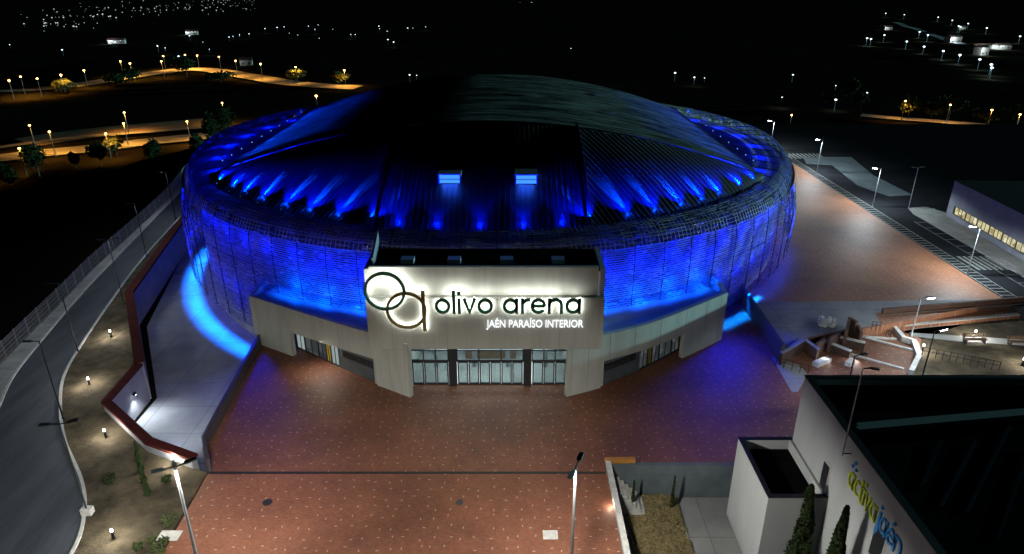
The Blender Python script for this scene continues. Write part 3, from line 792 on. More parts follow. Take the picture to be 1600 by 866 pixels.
pA = GY(680,490,BY-.3); pB = GY(911,490,BY-.3); pT = GY(700,466,BY-.3)
letter('olivo arena', pA.x, pA.z, pT.z-pA.z, pB.x-pA.x, green, sign, sxf, .2, halo=M['halo'])
c1 = GY(601,455,BY-.3); c2 = GY(635,485,BY-.3)
for c, m, r in ((c1, green, 1.62), (c2, olive, 1.6)):
    dz = 0 if m is green else 0.0
    P = arc(c.x, c.z, r, 0, 360, 48)[:-1]
    o = MB().ribbon(P, .24, .25 if m is green else .22, True, sxf).build('logo_ring', m, sign)
    MB().ribbon(P, .16, .03, True, lambda X, Z, Y: sxf(X,Z,Y+.045)).build('backlight', M['halo'], o)
s0 = GY(664,517,BY-.3); s1 = GY(664,454,BY-.3)
P = [(s0.x,s0.z),(s0.x,s1.z)]
o = MB().ribbon(P, .3, .23, False, sxf).build('logo_stem', olive, sign)
MB().ribbon(P, .22, .03, False, lambda X, Z, Y: sxf(X,Z,Y+.045)).build('backlight', M['halo'], o)
def text_mesh(txt, name, m, width, height, parent, depth=.05):
    cu = bpy.data.curves.new(name, 'FONT'); cu.body = txt; cu.extrude = depth; cu.resolution_u = 3; cu.space_character = .96
    to = bpy.data.objects.new(name, cu); COL.objects.link(to); bpy.context.view_layer.update()
    dg = bpy.context.evaluated_depsgraph_get(); me = bpy.data.meshes.new_from_object(to.evaluated_get(dg)); bpy.data.objects.remove(to)
    xs_ = [v.co.x for v in me.vertices]; ys_ = [v.co.y for v in me.vertices]
    x0, x1 = min(xs_), max(xs_); y1 = .7
    for v in me.vertices: v.co = Vector(((v.co.x-x0)/(x1-x0)*width, -v.co.z, v.co.y/y1*height))
    me.materials.clear(); me.materials.append(m); me.update()
    o = bpy.data.objects.new(name, me); COL.objects.link(o); o.parent = parent; return o
tA = GY(760,511,BY-.1); tB = GY(911,511,BY-.1); tT = GY(760,499.5,BY-.1)
o = text_mesh('JAÉN PARAÍSO INTERIOR', 'lettering', emis('white_letter',(.95,.97,1.0),1.3), tB.x-tA.x, tT.z-tA.z, sign)
o.location = (tA.x, -.16, tA.z)
o2 = o.copy(); COL.objects.link(o2)
COL.objects.unlink(o2); bpy.data.objects.remove(o2)
# wash from the letters onto the wall
for X in (-4.5,-1.9,.6,3.0): lamp('AREA','halo_light', 15, (1,1,.94), (X, -.12, 10.0), sign, aim=(X, .6, 10.3), size=2.4, size_y=.5, shape='RECTANGLE')
lamp('AREA','halo_light', 34, (1,1,.94), (c1.x+.3, -.1, 11.0), sign, aim=(c1.x+.3, .6, 11.0), size=2.6, size_y=.5, shape='RECTANGLE')

# ------------------------------------------------------------------ street lamps
def street_lamp(name, label, x, y, z, h, arm=(1,0), double=False, e=900, col=(.86,.94,1), lit=True, pole=M['dark'], group=None, r=.07, lens='lens_white', wide=False):
    t = thing(name, label, 'street lamp', (x,y,z), group=group)
    MB().tube((0,0,0),(0,0,h), r, r*.7).tube((0,0,0),(0,0,.25), r*1.7, r*1.5).build('pole', pole, t)
    A = Vector((arm[0],arm[1],0)).normalized()
    for s in ((1,-1) if double else (1,)):
        a = A*s; b = MB(); b.bar(Vector((0,0,h-.05))+a*.04, Vector((0,0,h+.05))+a*.75, .07,.05)
        b.bar(Vector((0,0,h+.03))+a*.5, Vector((0,0,h+.1))+a*1.15, .26,.09); hd = b.build('lamp_head', pole, t)
        if lit:
            lw = .24 if wide else .1
            MB().bar(Vector((0,0,h-(.05 if wide else .02)))+a*.6, Vector((0,0,h+(.0 if wide else .04)))+a*(1.3 if wide else 1.0), lw,.04 if wide else .02).build('lens', M[lens], hd)
            p = Vector((0,0,h-.12))+a*.85
            lamp('SPOT','lamp_light', e, col, p, t, aim=p+Vector((0,0,-5))+a*.5, spot_size=R(172), spot_blend=.25, shadow_soft_size=.12)
    return t
LW = (.8,.93,1.0)
names = ['farthest','second farthest','third farthest','third nearest','second nearest','nearest']
for i, (x,y) in enumerate([(-52.8,101.3),(-49.4,85.3),(-45.4,71.6),(-43.6,59.6),(-38.1,48.1),(-29.6,36.9)]):
    street_lamp('street_lamp', f'tall dark street lamp beside the curving road, {names[i]} of the six', x, y, 0, 7.6, (-1,-.25), double=i in (2,5), e=(700,650,620,560,480,420)[i]*(.6 if i in (2,5) else 1.2), col=LW, group='dark street lamps along the curving road')
street_lamp('floodlight_mast', 'tall steel mast with two lamp heads at the bottom left of the plaza', -18.5, 30, 0, 9.7, (1,.6), True, 3700, (1,.97,.9), pole=M['metal'], r=.11, group='plaza masts')
street_lamp('floodlight_mast', 'tall steel mast with two lamp heads on the plaza beside the sunken court', 3.5, 30, 0, 9.7, (.4,1), True, 3700, (1,.97,.9), pole=M['metal'], r=.11, group='plaza masts')
P2 = [((55.6,145),'farthest'),((57.9,126.2),'second farthest'),((58.1,104.8),'third farthest'),((56.1,76.9),'nearest')]
for (x,y), nm in P2:
    street_lamp('car_park_lamp', f'bright white lamp post along the car park edge, {nm} of the four', x, y, 1, 6.3, (-1,0), double=False, e=5200, wide=True, col=(.8,.93,1), pole=M['metal'], group='bright lamps along the car park edge')
street_lamp('car_park_lamp', 'unlit double headed lamp post on the car park traffic island', 63.5, 104.1, 1, 6.6, (1,.2), True, lit=False, pole=M['metal'])
street_lamp('garden_lamp', 'lit lamp post at the foot of the red ramp right of the arena', 40.7, 61.1, .9, 4.4, (1,0), e=1000, wide=True, col=LW, pole=M['metal'])
street_lamp('garden_lamp', 'lit lamp post beside the garden path near the angled pale wall', 38.2, 54.3, 0, 5.2, (1,.3), e=1200, wide=True, col=LW, pole=M['dark'])
street_lamp('garden_lamp', 'dark lamp post rising among the red terraces before the black roof', 29.1, 50.2, 0, 5.0, (1,.2), e=1000, col=LW, pole=M['dark'])

# bollard lamps
def bollard(x, y, z, label):
    t = thing('bollard_light', label, 'bollard lamp', (x,y,z), group='low bollard lamps in the gardens')
    MB().tube((0,0,0),(0,0,.62),.09,.09,10).build('post', M['dark'], t)
    MB().tube((0,0,.622),(0,0,.8),.08,.07,10).build('lamp_glass', M['bol'], t)
    lamp('POINT','bollard_glow', 430, (1,.95,.85), (0,0,.93), t, shadow_soft_size=.08)
M['bol'] = emis('bollard_glass', (1,.97,.9), 22, False)
for u,v,l in [(174,527,'low bollard lamp on earth beside the long red topped wall'),(140,602,'low bollard lamp at the road bend left of the angled wall'),(166,684,'low bollard lamp in the middle of the left garden'),(272,728,'low bollard lamp beside the steel mast at the plaza edge'),(178,842,'low bollard lamp nearest the camera in the left garden')]:
    p = G(u,v,0); bollard(p.x,p.y,.02,l)
for u,v,l in [(1522,527,'low bollard lamp on the upper lawn right of the red ramp'),(1441,549,'low bollard lamp beside the angled pale wall'),(1597,571,'low bollard lamp at the right edge above the black roof')]:
    p = G(u,v,0); bollard(p.x,p.y,0,l)
# yard wall lamp
t = thing('wall_lamp', 'small wall lamp shining down the white wall of the sunken yard', 'wall lamp', (-34.6,52.8,-.6))
MB().box(-.1,.1,-.15,.15,0,.2).build('housing', M['dark'], t); MB().box(-.05,.09,-.12,.12,-.02,-.005).build('lens', M['lens_white'], t)
lamp('SPOT','wall_wash', 900, (.85,.93,1), (.25,0,-.1), t, aim=(1.2,0,-4), spot_size=R(120), spot_blend=.8, shadow_soft_size=.08)
lamp('SPOT','yard_fill', 1500, (.85,.93,1), (-29.2,46.6,1.6), None, aim=(-29.6,50.5,-3), spot_size=R(110), spot_blend=1, shadow_soft_size=.1)  # added fill that brightens the sunken yard, no fixture
# plaza kerb lights beside the court wall
for (u,v,l) in [(955,792,'small round lamp at the foot of the court wall, farther one'),(972,840,'small round lamp at the foot of the court wall, nearer one')]:
    p = G(u,v,0); t = thing('recessed_light', l, 'lamp', (p.x+.3,p.y,0))
    MB().box(-.06,.1,-.15,.15,0,.35).build('housing', M['dark'], t); MB().box(-.09,-.065,-.1,.1,.12,.3).build('lens', M['bol'], t)
    lamp('POINT','glow', 45, (1,.9,.75), (-.35,0,.35), t, shadow_soft_size=.06)

# ------------------------------------------------------------------ fence along the road
f = thing('mesh_fence', 'long pale wire mesh fence along the outer edge of the road', 'fence', (0,0,.1))
cum = [0]
for a, c in zip(fe, fe[1:]): cum.append(cum[-1]+sqrt((a[0]-c[0])**2+(a[1]-c[1])**2))
def fat(s):
    for i in range(len(fe)-1):
        if s <= cum[i+1]: t_ = (s-cum[i])/(cum[i+1]-cum[i]); return Vector((fe[i][0]+(fe[i+1][0]-fe[i][0])*t_, fe[i][1]+(fe[i+1][1]-fe[i][1])*t_, 0))
    return Vector((*fe[-1],0))
s_ = 3.0; FH = 1.9
while s_ < cum[-1]-3:
    a, c = fat(s_), fat(s_+2.5)
    if a.y > 20:
        p_ = MB()
        nw = 12
        for k in range(1, nw): q_ = a.lerp(c, k/nw); p_.bar(q_+Vector((0,0,.05)), q_+Vector((0,0,FH-.05)), .026)
        for z in (.15,.6,1.05,1.5,FH-.1): p_.bar(a+Vector((0,0,z)), c+Vector((0,0,z)), .03)
        p_.build('fence_panel', M['metal'], f)
        MB().tube(a, a+Vector((0,0,FH+.05)), .04, .04, 6).build('fence_post', M['metal'], f)
    s_ += 2.5

# ------------------------------------------------------------------ car park, pavilion, platform details
def deck(b, x0, x1, y0, y1, z=.965): b.box(x0,x1,y0,y1,z,z+.004)
b = MB(); y = 71.0
while y < 137: b.box(56.4,57.9,y,y+.14,.962,.968); y += .95
b.box(57.92,58.02,70.6,137.4,.962,.968); b.box(56.28,56.38,70.6,137.4,.962,.968)
tag(b.build('ladder_marking', M['paint']), None, None, kind='structure')
b = MB()
for k in range(9): b.box(57.4+k*.85,57.85+k*.85,137.6,142.0,.962,.968)
for k in range(8): b.box(58.6+k*.72,59.0+k*.72,78.6,83.2,.962,.968)
tag(b.build('crosswalk', M['paint']), None, None, kind='structure')
b = MB(); y = 72.0
while y < 98:
    b.box(60.9,65.0-.7,y,y+.1,.962,.968); y += 2.5
b.box(60.75,60.85,72,97.5,.962,.968)
tag(b.build('parking_bays', M['paint']), None, None, kind='structure')
b = MB(); b.hexa([(62.6,70),(66,70),(68.5,100),(66.5,104.5),(63.4,104),(62.6,101)], .9, 1.09); 
tag(b.build('traffic_island', M['sidewalk']), None, None, kind='structure')
b = MB(); b.hexa([G(1255,246,1)[:2],G(1330,246,1)[:2],G(1365,275,1)[:2],G(1425,305,1)[:2],G(1390,307,1)[:2],G(1340,290,1)[:2],G(1300,258,1)[:2],G(1260,256,1)[:2]], .9, 1.08)
tag(b.build('far_pavement', M['dimwall']), None, None, kind='structure')
# pavilion at the right edge
pv = thing('pavilion', 'long low grey pavilion with a strip of warm lit windows', 'building', (67,100,1))
ang = atan2(66.6-64.6, 100-75)
pv.rotation_euler = (0,0,-0.055)
b = MB(); b.box(0,22,-50,-49.7,0,5.6); b.box(0,.3,-49.7,0,0,.9); b.box(0,.3,-49.7,0,2.15,5.6); b.box(0,22,-.3,0,0,5.6); b.box(21.7,22,-49.7,-.3,0,5.6)
b.box(0,.3,-1.6,-.3,.9,2.15); b.box(.3,21.7,-49.7,-.3,3.9,4.1)
b.build('wall', M['greywall'], pv)
b = MB(); b.box(-.04,22.04,-50.04,.04,5.602,5.68); b.build('coping', M['dark'], pv)
b = MB(); b.box(2.5,21,-.9,-.5,4.1,5.45); b.build('roof_screen', M['teal_glow'], pv)
for xx in (4,6,9,13): MB().box(xx,xx+1.3,-3,-1.8,4.1,4.9).build('roof_unit', M['dark'], pv)
wz = 0
for k in range(16):
    y0 = -1.8-2.96*k; 
    wf = MB()
    for yy in (y0, y0-2.9): wf.box(.02,.14,yy-.03,yy+.03,.92,2.13)
    for dy in (1.1,1.9): wf.box(.04,.12,y0-dy-.02,y0-dy+.02,.92,2.13)
    wf.box(.02,.14,y0-2.9,y0,.9,.97); wf.box(.02,.14,y0-2.9,y0,2.08,2.15)
    wo = wf.build('window_frame', M['frame'], pv); MB().box(.15,.18,y0-2.9,y0,.92,2.13).build('pane', M['win_warm'], wo)
b = MB(); b.box(-2.2,-.02,-50,3.5,-.02,.14); b.build('plinth', M['sidewalk'], pv)

# stepped rust-coloured walls, ramp, terraces between plaza and garden
def blockwall(name, a, c, z0, z1, th, m, label, cop=None, group=None, z1b=None):
    a = Vector((a[0],a[1],0)); c = Vector((c[0],c[1],0)); t = thing(name, label, 'wall', (a.x,a.y,z0), group=group)
    d = (c-a); q = Vector((-d.y,d.x,0)).normalized()*th/2
    b = MB(); pl = [(-q)[:2], (d-q)[:2], (d+q)[:2], q[:2]]
    b.hexa([tuple(p) for p in pl], 0, z1-z0, None if z1b is None else [z1-z0,z1b-z0,z1b-z0,z1-z0]); b.build('wall_body', m, t)
    if cop:
        q2 = q*1.5; b = MB(); b.hexa([tuple((-q2)[:2]), tuple((d-q2)[:2]), tuple((d+q2)[:2]), tuple(q2[:2])], z1-z0+.002, z1-z0+.08); b.build('coping', cop, t)
    return t
Z = 1.0
zig = [((1222,553),(1263,528),'first'),((1263,528),(1288,543),'second'),((1288,541),(1300,523),'third'),((1300,523),(1323,540),'fourth')]
def gz(u,v,z=0): p = G(u,v,z); return (p.x,p.y)
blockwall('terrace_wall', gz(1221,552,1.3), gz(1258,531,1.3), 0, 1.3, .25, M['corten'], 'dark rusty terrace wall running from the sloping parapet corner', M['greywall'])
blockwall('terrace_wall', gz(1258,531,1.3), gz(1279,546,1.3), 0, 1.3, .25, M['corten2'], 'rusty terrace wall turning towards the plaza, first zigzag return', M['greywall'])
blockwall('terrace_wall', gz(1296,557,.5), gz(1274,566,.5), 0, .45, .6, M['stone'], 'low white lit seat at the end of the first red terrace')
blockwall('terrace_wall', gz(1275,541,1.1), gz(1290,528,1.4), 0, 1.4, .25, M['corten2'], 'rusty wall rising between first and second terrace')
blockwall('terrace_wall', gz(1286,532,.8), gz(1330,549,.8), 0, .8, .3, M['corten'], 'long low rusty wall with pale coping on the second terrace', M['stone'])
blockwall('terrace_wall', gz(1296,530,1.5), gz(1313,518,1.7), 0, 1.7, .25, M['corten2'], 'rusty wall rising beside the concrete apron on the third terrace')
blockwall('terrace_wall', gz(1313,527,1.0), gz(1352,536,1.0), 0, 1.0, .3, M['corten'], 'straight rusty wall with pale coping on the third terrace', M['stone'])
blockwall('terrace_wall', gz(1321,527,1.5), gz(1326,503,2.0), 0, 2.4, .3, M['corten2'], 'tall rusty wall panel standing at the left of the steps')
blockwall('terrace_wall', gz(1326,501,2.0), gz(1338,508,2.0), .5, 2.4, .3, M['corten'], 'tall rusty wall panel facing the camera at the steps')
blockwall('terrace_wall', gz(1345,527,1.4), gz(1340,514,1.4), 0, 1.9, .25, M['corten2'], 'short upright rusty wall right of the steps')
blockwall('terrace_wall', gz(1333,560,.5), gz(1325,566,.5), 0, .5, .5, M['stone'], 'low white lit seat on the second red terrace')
b = MB(); b.hexa([gz(1222,556,0),gz(1250,545,0),gz(1300,525,0),gz(1395,512,0),gz(1440,530,0),gz(1425,585,0),gz(1415,600,0),(22.0,46.9),(22.0,50.0)], -.01, .012)
tag(b.build('terrace_paving', M['paver']), None, None, kind='structure')
b = MB(); b.hexa([gz(1205,557,0),gz(1250,572,0),gz(1262,585,0),gz(1246,613,0),gz(1237,613,0)], -.01, .02)
tag(b.build('concrete_walk', M['concrete']), None, None, kind='structure')
lt = lamp('AREA','seat_light', 30, (.95,.97,1), (*gz(1288,562,.2),.35), None, aim=(*gz(1275,575,0),0), size=1.2)
lt = lamp('AREA','seat_light', 30, (.95,.97,1), (*gz(1335,560,.2),.4), None, aim=(*gz(1322,575,0),0), size=.8)
for (a, c) in (((1350,528),(1440,552)),((1330,555),(1412,578)),((1345,527),(1400,531))):
    A_, C_ = gz(*a,0), gz(*c,0); tag(strip('terrace_step', [A_, C_], -.14, .14, -.02, .16, M['stone']), None, None, kind='structure')
# red ramp with side wall
rp = thing('ramp', 'long red paved ramp with a dark rusty side wall below the far plaza', 'ramp', (0,0,0))
q1 = [gz(1376,492,.8), gz(1600,473,.8), gz(1640,478,.5), gz(1640,489,.3), gz(1392,513,.3)]
b = MB(); b.hexa([tuple(p) for p in q1], -.02, .3); b.build('ramp_surface', M['paver2'], rp)
b = MB(); b.bar((*gz(1378,490,1.0),.75),(*gz(1660,466,1.0),.75),.25,1.7); b.build('side_wall', M['corten'], rp)
b = MB(); b.bar((*gz(1378,494,.9),1.0),(*gz(1660,471,.9),1.0),.12,.06); b.build('handrail', M['metal'], rp)
b = MB(); b.bar((*gz(1392,513,.1),.15),(*gz(1660,487,.1),.15),.5,.5); b.build('kerb', M['stone'], rp)
# angled pale garden wall
gwl = [gz(1384,511,.5),gz(1398,511,.5),gz(1412,527,.5),gz(1428,532,.5),gz(1436,556,.5),gz(1424,580,.5)]
wall('garden_wall', gwl, 0, .55, .4, M['stone'], M['stone'], 'low pale wall zigzagging between the red terrace and the garden', .03, .05)
# garden path
b = MB(); b.hexa([gz(1426,526,0),gz(1500,534,0),gz(1700,546,0),gz(1700,538,0),gz(1500,525,0),gz(1420,520,0)], 0, .03)
tag(b.build('garden_path', M['concrete']), None, None, kind='structure')
def bench(u, v, label, L=2.4, rz=0):
    p = G(u,v,0); t = thing('park_bench', label, 'bench', (p.x,p.y,0), rz, group='benches on the garden path')
    b = MB()
    for k in range(4): b.box(-L/2,L/2,-.25+k*.14,-.15+k*.14,.42,.47)
    b.build('seat', M['wood'], t)
    b = MB()
    for k in range(3): b.box(-L/2,L/2,.3+k*.02,.34+k*.02,.55+k*.14,.65+k*.14)
    b.build('backrest', M['wood'], t)
    for s in (-1,1): MB().box(s*L*.4-.04,s*L*.4+.04,-.24,.34,0,.42).box(s*L*.4-.04,s*L*.4+.04,.3,.37,.42,.95).build('leg', M['dark'], t)
bench(1522,536,'wooden bench on the garden path near the upper bollard'); bench(1592,540,'wooden bench on the garden path at the right edge', rz=-.05)
# railings
def railing(a, c, z, label, h=1.0, n=5):
    A_, C_ = Vector((*a,0)), Vector((*c,0)); t = thing('handrail', label, 'railing', (A_.x,A_.y,z)); D_ = C_-A_
    b = MB()
    for zz in (h, h*.6): b.tube((0,0,zz), D_+Vector((0,0,zz)), .03, .03, 6)
    b.build('rail', M['dark'], t)
    for k in range(n): q_ = D_*k/(n-1); MB().tube(q_, q_+Vector((0,0,h)), .03,.03,6).build('post', M['dark'], t)
railing(gz(1212,572,0), gz(1262,586,0), 0, 'thin dark railing on the pale walkway by the black roofed building')
railing(gz(1361,516,1), gz(1374,517,1), 1.0, 'short dark railing on the concrete apron above the terraces', n=3)
railing(gz(1383,529,0), gz(1390,531,0), 0, 'short dark railing on the upper red terrace', n=3)
railing(gz(1440,556,0), gz(1560,580,0), 0, 'pale railing along the garden path below the lawn', n=12)
# white bush/stone pile
rk = random.Random(5); b = MB()
for k in range(16): b.ball((rk.uniform(-.8,.8),rk.uniform(-.6,.6),rk.uniform(.1,.5)), rk.uniform(.2,.42), 6, 4)
o = b.build('rubble_pile', M['stone'], None, loc=(*gz(1293,507,1),1.0)); tag(o, 'white pile of rubble on the blue lit concrete apron', 'rubble')

# ------------------------------------------------------------------ black roofed building with coloured letters, and its annex
WX = 20.1
cor = GX(1258,588,WX); ZT = cor.z; YN = cor.y
bd = thing('sports_centre', 'white building with a flat black roof and coloured wall lettering', 'building', (WX, YN, -3))
b = MB(); H_ = ZT+3
b.box(0,.35,-48,0,0,H_); b.box(.35,46,-.35,0,0,H_); b.box(45.65,46,-48,-.35,0,H_); b.box(.35,45.65,-48,-47.65,0,H_)
b.build('wall', M['render2'], bd)
b = MB(); b.box(.352,45.64,-47.64,-.352,H_-.7,H_-.5); b.build('roof', M['bitumen'], bd)
b = MB(); b.box(-.05,.4,-48.02,.05,H_+.002,H_+.07); b.box(.402,46,-.4,.05,H_+.002,H_+.07); b.build('coping', M['dark'], bd)
# teal skylight strip, its glow put into the material, and blue glints
pa, pb = G(1340,668,ZT-.3), G(1660,640,ZT-.3)
b = MB(); b.bar((pa.x-WX,pa.y-YN,H_-.2),(pb.x-WX,pb.y-YN,H_-.2),.3,.3); b.build('skylight_strip', M['teal_glow'], bd)
b = MB()
for k,(u0,v0,u1,v1) in enumerate([(1578,665,1510,800),(1524,690,1470,790),(1470,690,1440,760),(1612,700,1560,840)]):
    a_, c_ = G(u0,v0,ZT-.45), G(u1,v1,ZT-.45); b.bar((a_.x-WX,a_.y-YN,H_-.42),(c_.x-WX,c_.y-YN,H_-.46),.16,.06)
b.build('roof_duct', M['duct'], bd)
# wall letters
def wxf(X, Z, Y): return (Y-.0, -X, Z)       # X runs towards the camera along the wall
pL = GX(1330,735,WX); pR_ = GX(1412,862,WX); 
lime = mat('lime_letter',(.62,.75,.05),.5,scale=2); sky_b = mat('blue_letter',(.05,.34,.85),.5,scale=2)
y0_ = YN-pL.y; y1_ = YN-pR_.y; zb_ = pL.z+3-.35; Ht = 1.35
tot = y1_-y0_
ls = thing('wall_lettering', 'lime and blue word letters fixed to the white building wall', 'sign', (WX, YN, -3))
wa = sum(glyph(c,.17)[1] for c in 'activa'); wj = sum(glyph(c,.17)[1] for c in 'jaén')
letter('activa', y0_, zb_-.6, Ht*.8, tot*wa/(wa+wj)*.98, lime, ls, wxf, .1, st=.17)
letter('jaén', y0_+tot*wa/(wa+wj), zb_-.6, Ht*.8, tot*wj/(wa+wj)*.98, sky_b, ls, wxf, .1, st=.17)
for X, Zz in ((.15,1.3),(.55,1.3),(.35,1.62)):
    MB().tube((-.1,-(y0_+X+.0),zb_-.6+Zz*Ht*.8),(0,-(y0_+X),zb_-.6+Zz*Ht*.8),.11,.11,10).build('dot', sky_b, ls)
# windows of the wall
for (u,v,wd,hh) in ((1289,745,1.0,2.2),(1372,850,1.3,2.4)):
    p = GX(u,v,WX); b = MB(); yy = p.y-YN; zz = p.z+3
    b.box(-.04,.02,yy-wd/2,yy+wd/2,zz-hh/2,zz+hh/2); wo = b.build('window_frame', M['stone'], bd)
    MB().box(-.06,-.045,yy-wd/2+.12,yy+wd/2-.12,zz-hh/2+.12,zz+hh/2-.12).build('pane', M['frame'], wo)
# rod lamp on the wall
pb_ = GX(1316,712,WX-.5)
rd = thing('wall_mast', 'thin rod with a small lamp arm bracketed to the white building wall', 'mast', (WX-.5,pb_.y,pb_.z))
pt = GY(1350,576,pb_.y); hh = pt.z-pb_.z
MB().tube((0,0,0),(0,0,hh),.045,.035,8).build('pole', M['metal'], rd)
MB().bar((0,0,.15),(.5,0,.15),.05).bar((0,0,hh*.36),(.5,0,hh*.36),.05).build('bracket', M['dark'], rd)
MB().bar((0,0,hh),(.55,0,hh+.05),.05).bar((.45,0,hh+.02),(.9,0,hh-.05),.16,.09).build('lamp_head', M['dark'], rd)
# annex
ax = thing('annex', 'small white block annex with a sunken black roof beside the lettered wall', 'building', (16.3,40.2,-3))
AL = WX-16.3-.01; AZ = 7.0; AD = 6.2
b = MB(); b.box(0,.25,-AD,0,0,AZ); b.box(.25,AL,-.25,0,0,AZ); b.box(.25,AL,-AD,-AD+.25,0,AZ); b.box(AL-.2,AL,-AD+.25,-.25,5.5,AZ)
b.build('wall', M['render2'], ax)
b = MB(); b.box(.252,AL-.202,-AD+.252,-.252,AZ-1.0,AZ-.8); b.build('roof', M['bitumen'], ax)
b = MB(); b.box(-.04,.29,-AD-.04,.04,AZ+.002,AZ+.06); b.box(.292,AL,-.29,.04,AZ+.002,AZ+.06); b.box(.292,AL,-AD-.04,-AD+.29,AZ+.002,AZ+.06); b.build('coping', M['dark'], ax)

# court: retaining walls, steps, planter
wall('court_wall', [(7.35,42.0),(7.5,2)], -3, .45, .3, M['render2'], M['stone'], 'long pale wall between the red plaza and the sunken court', .05, .08)
blockwall('court_wall', (7.2,42.2), (WX+.5,42.2), -3, .06, .4, M['dimwall'], 'dark grey wall closing the far side of the sunken court')
blockwall('orange_parapet', gz(945,723,0), gz(992,722,0), -.6, .35, .4, M['orange'], 'short orange wall at the head of the court steps')
st_ = thing('court_steps', 'flight of pale steps descending from the plaza corner into the court', 'steps', (7.5,39.8,-3))
for k in range(8):
    MB().box(k*.36, k*.36+.36, 0, 1.9, 0, 3.0-.36*(k+1)).build('step', M['stone'], st_)
pl = thing('planter', 'rectangular planting bed of dry ground cover in the sunken court', 'planter', (0,0,-3))
pp = [gz(970,783,-3),gz(1052,774,-3),gz(1092,900,-3),gz(1006,900,-3)]
strip('edging', pp+[pp[0]], -.08, .08, 0, .14, M['stone'], pl)
b = MB(); b.hexa([tuple(p) for p in pp], 0, .06); b.build('bed_soil', M['soil'], pl)
rk = random.Random(11); b = MB()
A0, A1, A2, A3 = [Vector((*p,0)) for p in pp]
for k in range(5200):
    s1, s2 = rk.random(), rk.random(); p = (A0.lerp(A1,s1)).lerp(A3.lerp(A2,s1), s2)
    hgt = .1+.28*max(0, noise.noise(Vector((p.x*1.1,p.y*1.1,3)))+.35)+rk.random()*.08
    a = rk.uniform(0,pi); d = Vector((cos(a),sin(a),rk.uniform(-.3,.6)))*.09; e = Vector((-sin(a),cos(a),rk.uniform(-.2,.5)))*.06; c_ = p+Vector((0,0,hgt+.02))
    b.add([c_-d-e,c_+d-e,c_+d+e,c_-d+e],[(0,1,2,3)])
o = b.build('ground_cover', M['dry'], None, loc=(0,0,-3)); tag(o, None, None, kind='stuff')
b = MB().box(-.35,.35,-.25,.25,0,.03); o = b.build('drain_cover', M['black'], None, loc=(*gz(1100,773,-3),-2.99)); tag(o, 'dark rectangular drain cover in the floor of the sunken court', 'drain cover')
# manholes
def manhole(u, v, z, label, r=.35, m=M['black']):
    o = MB().tube((0,0,0),(0,0,.012), r, r, 16).build('manhole_cover', m, None, loc=(*gz(u,v,z),z+.002)); tag(o, label, 'manhole cover')
manhole(418,785,0,'dark round manhole cover on the lower left plaza'); manhole(718,785,0,'round manhole cover on the lower middle of the plaza', .28, M['darkwall'])
o = MB().box(-.5,.5,-.4,.4,0,.02).build('access_hatch', M['stone'], None, loc=(*gz(860,836,0),.003)); tag(o, 'pale square access hatch on the plaza near the steel mast', 'hatch')
o = MB().box(-.7,.7,-.45,.45,0,.05).build('access_hatch', M['stone'], None, loc=(*gz(265,838,0),.02)); tag(o, 'pale slab hatch in the garden beside the plaza edge', 'hatch')
o = MB().box(-.35,.35,-.25,.25,0,.5).build('electric_cabinet', M['stone'], None, loc=(*gz(138,803,0),.02)); tag(o, 'small pale cabinet at the foot of the nearest dark street lamp', 'cabinet')
manhole(140,628,0,'pale round cover in the garden below the second bollard', .4, M['stone'])
b = MB(); b.bar((-1,0,.06),(1.1,.2,.06),.12,.1); b.bar((-.9,.3,.12),(.9,-.2,.12),.14,.08); o = b.build('timber_planks', M['wood'], None, loc=(*gz(268,428,-3),-3.09)); tag(o, 'loose timber planks lying on the yard floor', 'timber')

# ------------------------------------------------------------------ vegetation
def foliage(b, c, rx, rz, n, s, rk, cone=False):
    for k in range(n):
        while True:
            p = Vector((rk.uniform(-1,1),rk.uniform(-1,1),rk.uniform(-1,1)))
            if p.length < 1: break
        if cone:
            t_ = rk.random()**1.2; a = rk.uniform(0,2*pi); rr = rx*(1-t_)**.6*min(1,t_*8+.35)*sqrt(rk.random())*(1+.35*noise.noise(Vector((cos(a)*1.5,sin(a)*1.5,t_*7)))); q_ = Vector((rr*cos(a),rr*sin(a),-rz+2*rz*t_))
        else:
            if noise.noise(p*2.1+Vector(c)*.3) < -.12: continue
            q_ = Vector((p.x*rx,p.y*rx,p.z*rz))*(1+.25*noise.noise(p*3))
        a = rk.uniform(0,2*pi); e = rk.uniform(-.9,.9)
        d = Vector((cos(a)*cos(e),sin(a)*cos(e),sin(e)))*s; f_ = d.orthogonal().normalized()*s*.6
        o_ = Vector(c)+q_; b.add([o_-d,o_+f_*.9,o_+d,o_-f_*.9],[(0,1,2,3)])
def tree(name, label, x, y, z, h, w_, m, n=900, s=.4, cat='tree', group=None, seed=1, cone=False):
    rk = random.Random(seed); t = thing(name, label, cat, (x,y,z), group=group)
    b = MB(); b.tube((0,0,-.3),(0,0,h*(.45 if not cone else .8)), .045*h*.5, .02*h*.5, 7)
    if not cone:
        for k in range(5): a = k*1.3; b.tube((0,0,h*.3),(cos(a)*w_*.45,sin(a)*w_*.45,h*.62),.018*h*.5,.008*h*.5,5)
    b.build('trunk', M['bark'], t); b = MB()
    if cone: foliage(b,(0,0,h*.52), w_, h*.48, n, s, rk, True)
    else:
        for k in range(6):
            a = rk.uniform(0,2*pi); rr = w_*.4*rk.random()**.5
            foliage(b,(cos(a)*rr,sin(a)*rr,h*(.5+.25*rk.random())), w_*.62, h*.27, n//6, s, rk)
    b.build('crown', m, t); return t
